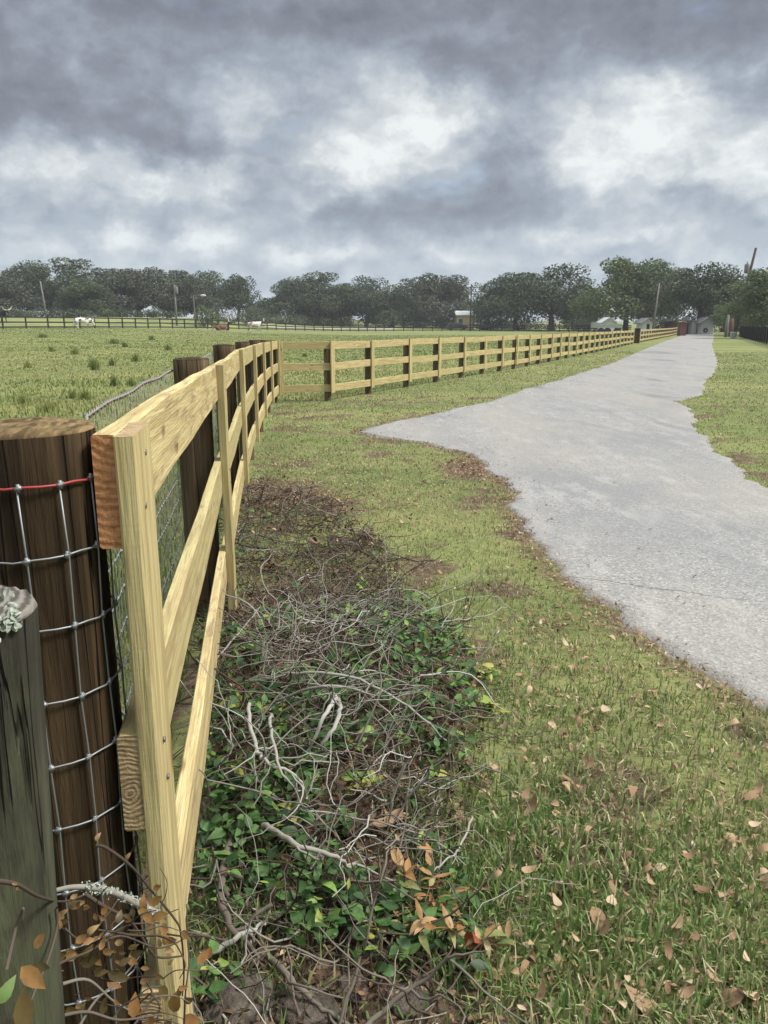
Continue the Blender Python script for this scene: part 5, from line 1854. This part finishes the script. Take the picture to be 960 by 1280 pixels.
# dried tan sprays
DR = 'dry tan weeds in the brush'
sprout(545, 1175, 90, .15, .66, 'dry orange-tan leafy spray at the bottom right of the brush', 'vine_leaf', (.03, .055), .15, 'dry_weed', 'dry weed', (.3, .42), group=DR)
sprout(578, 1200, 44, .11, .72, 'dry orange-tan spray next to the big russet leaf', 'vine_leaf', (.03, .05), .08, 'dry_weed', 'dry weed', (.3, .42), group=DR)
sprout(500, 1040, 18, .08, .7, 'brown dry spray by the white sticks', 'dry_leaf', (.03, .06), .07, 'dry_weed', 'dry weed', (.3, .5), group=DR)
sprout(425, 760, 30, .13, .2, 'dark brown withered shrub at the back of the heap', 'dry_leaf', (.03, .06), .1, 'dry_weed', 'dry weed', (.3, .5), group=DR)
sprout(400, 700, 40, .10, .22, 'dark brown withered spray near the far end of the heap', 'dry_leaf', (.03, .06), .16, 'dry_weed', 'dry weed', (.3, .5), group=DR)
sprout(460, 670, 40, .12, .2, 'dark withered spray at the far tip of the heap', 'dry_leaf', (.04, .07), .2, 'dry_weed', 'dry weed', (.3, .5), group=DR)
sprout(350, 720, 40, .12, .3, 'brown withered spray near the fence', 'dry_leaf', (.03, .06), .16, 'dry_weed', 'dry weed', (.3, .5), group=DR)

# low ground cover of small green leaves between
x, y = scatter_poly(BR, 8000)
cov = val_noise(x, y, 4.2, 2.) * .6 + val_noise(x, y, 11., 6.) * .4
k_ = (cov > .44) & (poly_dist(BR, x, y) > .02) & (RNG.uniform(size=len(x)) < 1 - .92 * ss(2.7, 3.5, y)) & (y < 5.5) & (y > 1.18)
x, y = x[k_], y[k_]; n = len(x)
z = gz_near(x, y) + RNG.uniform(.01, .06, n) + .55 * heap(x, y) * RNG.uniform(.2, 1., n)
V, f_, ti = leaves(np.stack([x, y, z], -1), RNG.uniform(0, 6.28, n), RNG.uniform(-.8, .4, n), RNG.normal(0, .4, n), RNG.uniform(.016, .046, n) * (1 + .06 * y), RNG.uniform(.4, .65, n), RNG.uniform(-1.1, .7, n), np.clip(RNG.normal(.48, .22, n), 0, 1), .25)
o = obj_me('ground_cover', mesh_np('ground_cover', V, [f_], {'tint': ti}, True), M['green_leaf'])
tag(o, 'small dark green leaves growing up through the brush', 'ground cover', kind='stuff')

# big russet leaf and clods of soil
g = G(605, 1212)
V, f_, ti = leaves(np.zeros((1, 3)), np.array([.3]), np.array([-.7]), np.array([.9]), np.array([.062]), np.array([.66]), np.array([2.2]), np.array([.62]), .45)
o = obj_me('russet_leaf', mesh_np('russet_leaf', V - np.array([.04, 0, 0]), [f_], {'tint': ti}, True), leafy('russet_leaf', [(0, (.20, .06, .025)), (1, (.24, .075, .03))], .45, .1, .4))
o.location = (g.x, g.y, g.z + .055)
tag(o, 'large curled russet leaf at the bottom right of the brush', 'fallen leaf')
mt, t = new_mat('grey_soil')
nz = t.noise(t.obj(), 38, 7, .7)
t.surface(t.ramp(nz, [(.3, (.045, .036, .030)), (.55, (.13, .108, .09)), (.75, (.23, .20, .17))]), .95, t.bump(nz, 1., .02), spec=.1)
M['soil'] = mt


def clod(u, v, s, label, seed):
    g = G(u, v)
    bm = bmesh.new()
    bmesh.ops.create_icosphere(bm, subdivisions=4, radius=1)
    rd = random.Random(seed); ph = [rd.uniform(0, 6) for _ in range(6)]
    for vv in bm.verts:
        p = vv.co
        f_ = 1 + .16 * math.sin(3 * p.x + ph[0]) * math.sin(3.3 * p.y + ph[1]) + .08 * math.sin(8 * p.x + ph[2]) * math.sin(7 * p.z + ph[3]) + .05 * math.sin(15 * p.y + ph[4]) * math.sin(14 * p.x + ph[5]) + rd.uniform(-.02, .02)
        vv.co = Vector((p.x * f_ * s, p.y * f_ * s * .8, p.z * f_ * s * .42))
    me = bpy.data.meshes.new('soil_clod'); bm.to_mesh(me); bm.free()
    me.polygons.foreach_set('use_smooth', np.ones(len(me.polygons), bool))
    o = obj_me('soil_clod', me, M['soil'])
    o.location = (g.x, g.y, float(gz_near(g.x, g.y)) + s * .05)
    o.rotation_euler = (0, 0, rd.uniform(0, 6))
    tag(o, label, 'clod', 'lumps of bare soil at the bottom')


clod(512, 1250, .045, 'grey lump of soil at the bottom centre, right of the forked twig', 1)
clod(300, 1262, .075, 'broad lump of bare soil at the foot of the first upright board', 2)
clod(380, 1268, .065, 'lump of bare soil at the bottom between the sticks', 3)
clod(440, 1238, .04, 'small soil lump left of the forked twig', 4)

# ---------------------------------------------------------------- dry vine in front of the posts
vo_ = P(110, 1270, .82)
vine = empty('dry_vine', (vo_.x, vo_.y, Tz(vo_.x, vo_.y)), 0, 'dry creeping vine with orange and tan leaves hanging across the feet of the two posts', 'vine')
VO = np.array(vine.location)
STEMS = [
    ([(-5, 1101, .50), (22, 1106, .52), (49, 1121, .56), (80, 1127, .70), (107, 1118, .74)], .0021, .35),
    ([(107, 1118, .74), (130, 1133, .74), (163, 1152, .76), (187, 1187, .78), (200, 1197, .78), (228, 1195, .80)], .0024, .30),
    ([(120, 1057, .78), (133, 1060, .78), (163, 1082, .78), (190, 1114, .80), (217, 1147, .80), (226, 1166, .80), (230, 1212, .82), (228, 1245, .82)], .0020, .25),
    ([(8, 1212, .50), (20, 1160, .52), (29, 1135, .52), (28, 1150, .52)], .0016, .45),
    ([(70, 1135, .62), (71, 1160, .62), (60, 1200, .60), (45, 1235, .58), (35, 1262, .56)], .0018, .45),
    ([(60, 1225, .62), (74, 1205, .64), (110, 1190, .70), (150, 1170, .74), (200, 1185, .78), (240, 1168, .84)], .0018, .40),
    ([(80, 1160, .70), (105, 1175, .72), (135, 1142, .74), (147, 1125, .75)], .0014, .45),
    ([(76, 1270, .66), (110, 1265, .68), (150, 1275, .70), (200, 1268, .76)], .0020, .5),
    ([(78, 1230, .68), (110, 1225, .70), (140, 1250, .72), (165, 1265, .74)], .0020, .7),
    ([(95, 1290, .66), (120, 1250, .70), (150, 1225, .74), (175, 1195, .78)], .0018, .55),
    ([(165, 1285, .74), (190, 1245, .78), (175, 1215, .78), (165, 1190, .78)], .0015, .4),
    ([(230, 1285, .84), (232, 1240, .84), (236, 1200, .86), (233, 1130, .90)], .0016, .35),
]
rv = random.Random(5)
for _ in range(20):
    u, v = rv.uniform(70, 215), rv.uniform(1135, 1300)
    D = .68 + (u - 70) / 150 * .12 + rv.uniform(-.02, .03)
    a_ = rv.uniform(0, 6.28); st = [(u, v, D)]
    for _k in range(4):
        a_ += rv.uniform(-.7, .7); u += 21 * math.cos(a_); v += 17 * math.sin(a_); D += rv.uniform(-.012, .012)
        st.append((u, v, D))
    STEMS.append((st, rv.choice([.0009, .0012, .0016]), rv.uniform(.2, .7)))
ps = [spline([tuple(P(u, v, D)) for u, v, D in st], 6) - VO for st, _, _ in STEMS]
for p_, (_, r_, tn) in zip(ps, STEMS):
    V, f_, ti = tubes_np([p_], [r_], [tn], 6)
    obj_me('stem', mesh_np('stem', V, [f_], {'tint': ti}, True), M['twig'], vine)
LEAVES = [  # u, v, D, length px, angle in view deg, tint
    (51, 1175, .50, 30, 55, .62), (42, 1222, .48, 48, -45, .45), (8, 1238, .46, 40, 60, 1.), (54, 1208, .54, 24, 0, .05), (115, 1162, .72, 20, 40, .85), (111, 1176, .72, 17, 20, .66),
    (99, 1180, .72, 14, 0, .15), (114, 1200, .72, 36, 15, .06), (148, 1220, .74, 32, -20, .0), (168, 1201, .76, 15, -40, .66), (168, 1256, .74, 36, 85, .60), (219, 1252, .80, 34, 80, .40),
    (205, 1160, .80, 20, 80, .62), (215, 1174, .80, 20, 20, .55), (255, 1195, .86, 26, 60, .62), (88, 1193, .70, 15, 10, .3), (141, 1158, .74, 13, 20, .6), (158, 1145, .76, 11, 0, .7),
    (168, 1166, .76, 14, 10, .3), (127, 1148, .73, 14, -20, .7), (93, 1120, .72, 12, 30, .85), (80, 1140, .70, 12, 30, .4), (20, 1104, .51, 11, 0, .8), (23, 1111, .51, 9, -10, .7),
    (128, 1168, .73, 14, 45, .7), (120, 1173, .73, 12, 30, .75), (150, 1178, .75, 15, 10, .8), (167, 1183, .76, 16, 10, .3), (197, 1109, .80, 15, 30, .5), (182, 1210, .78, 14, 0, .7),
    (30, 1260, .50, 60, 85, .12), (14, 1285, .50, 40, 70, .1), (236, 1250, .86, 20, 30, .3), (262, 1190, .87, 18, 80, .55), (205, 1240, .80, 24, -70, .2), (108, 1190, .72, 22, 30, .25), (190, 1275, .76, 22, 10, .6), (155, 1278, .74, 20, 0, .4),
    (240, 1275, .86, 30, 0, .6), (98, 1130, .72, 12, 60, .35), (108, 1135, .72, 11, 20, .2), (160, 1070, .78, 10, 45, .5), (122, 1046, .78, 12, 75, .75), (212, 1188, .80, 16, -30, .7), (135, 1190, .74, 18, -15, .35), (125, 1215, .73, 22, 5, .1)]
LEAVES += [(rv.uniform(68, 235), rv.uniform(1125, 1290), .70 + rv.uniform(0, .12), rv.uniform(9, 24), rv.uniform(-60, 100), rv.choice([.05, .12, .3, .4, .62, .7])) for _ in range(75)]
pos, ya, pi_, ro, Ls, ts = [], [], [], [], [], []
Vs, Fs, Ts, off = [], [], [], 0
for (u, v, D, lp_, an, tn) in LEAVES:
    c = np.array(P(u, v, D)) - VO
    L = lp_ * D / F * 1.05
    V, f_, ti = leaves(np.zeros((1, 3)), np.zeros(1), np.zeros(1), np.array([0.]), np.array([L]), np.array([random.uniform(.46, .6)]), np.array([random.uniform(-.8, .8)]), np.array([tn + random.uniform(-.05, .05)]), .25)
    V = V - np.array([L / 2, 0, 0])
    # local: x along, y across, z normal -> tilt towards the viewer's side, any way up
    a_ = R(an)
    nrm = Vector((random.uniform(-.5, .5), -1, random.uniform(.0, .9))).normalized()
    ax = Vector((math.cos(a_), 0, math.sin(a_)));
    ax = (ax - nrm * ax.dot(nrm)).normalized()
    Mx = np.array(Matrix((ax, nrm.cross(ax), nrm)).transposed())
    Vs.append(V @ Mx.T + c); Fs.append(f_ + off); Ts.append(ti); off += len(V)
obj_me('leaves', mesh_np('leaves', np.concatenate(Vs), [np.concatenate(Fs)], {'tint': np.concatenate(Ts)}, True), M['vine_leaf'], vine)
# lichened twig caught in the vine
c = P(68, 1114, .74)
lt_ = empty('lichen_twig', c, 0, 'twig crusted with white lichen arching in front of the thick end post', 'twig')
pts = spline([tuple(P(u, v, D)) for u, v, D in [(66, 1114, .70), (90, 1109, .74), (117, 1110, .76), (146, 1117, .78), (173, 1130, .79), (195, 1141, .80)]], 6) - np.array(c)
V, f_, ti = tubes_np([pts[::-1]], [.0052], [.8], 7)
obj_me('stem', mesh_np('stem', V, [f_], {'tint': ti}, True), M['twig'], lt_)
k_ = 420
j = RNG.integers(len(pts) // 3, len(pts), k_)
V, f_, ti = leaves(pts[j] + RNG.normal(0, .0026, (k_, 3)), RNG.uniform(0, 6.28, k_), RNG.uniform(-1.5, 1.5, k_), RNG.uniform(-1.5, 1.5, k_), RNG.uniform(.002, .0045, k_), np.full(k_, .9), RNG.uniform(-2, 2, k_), np.zeros(k_), .8)
obj_me('lichen', mesh_np('lichen', V, [f_]), M['lichen'], lt_)
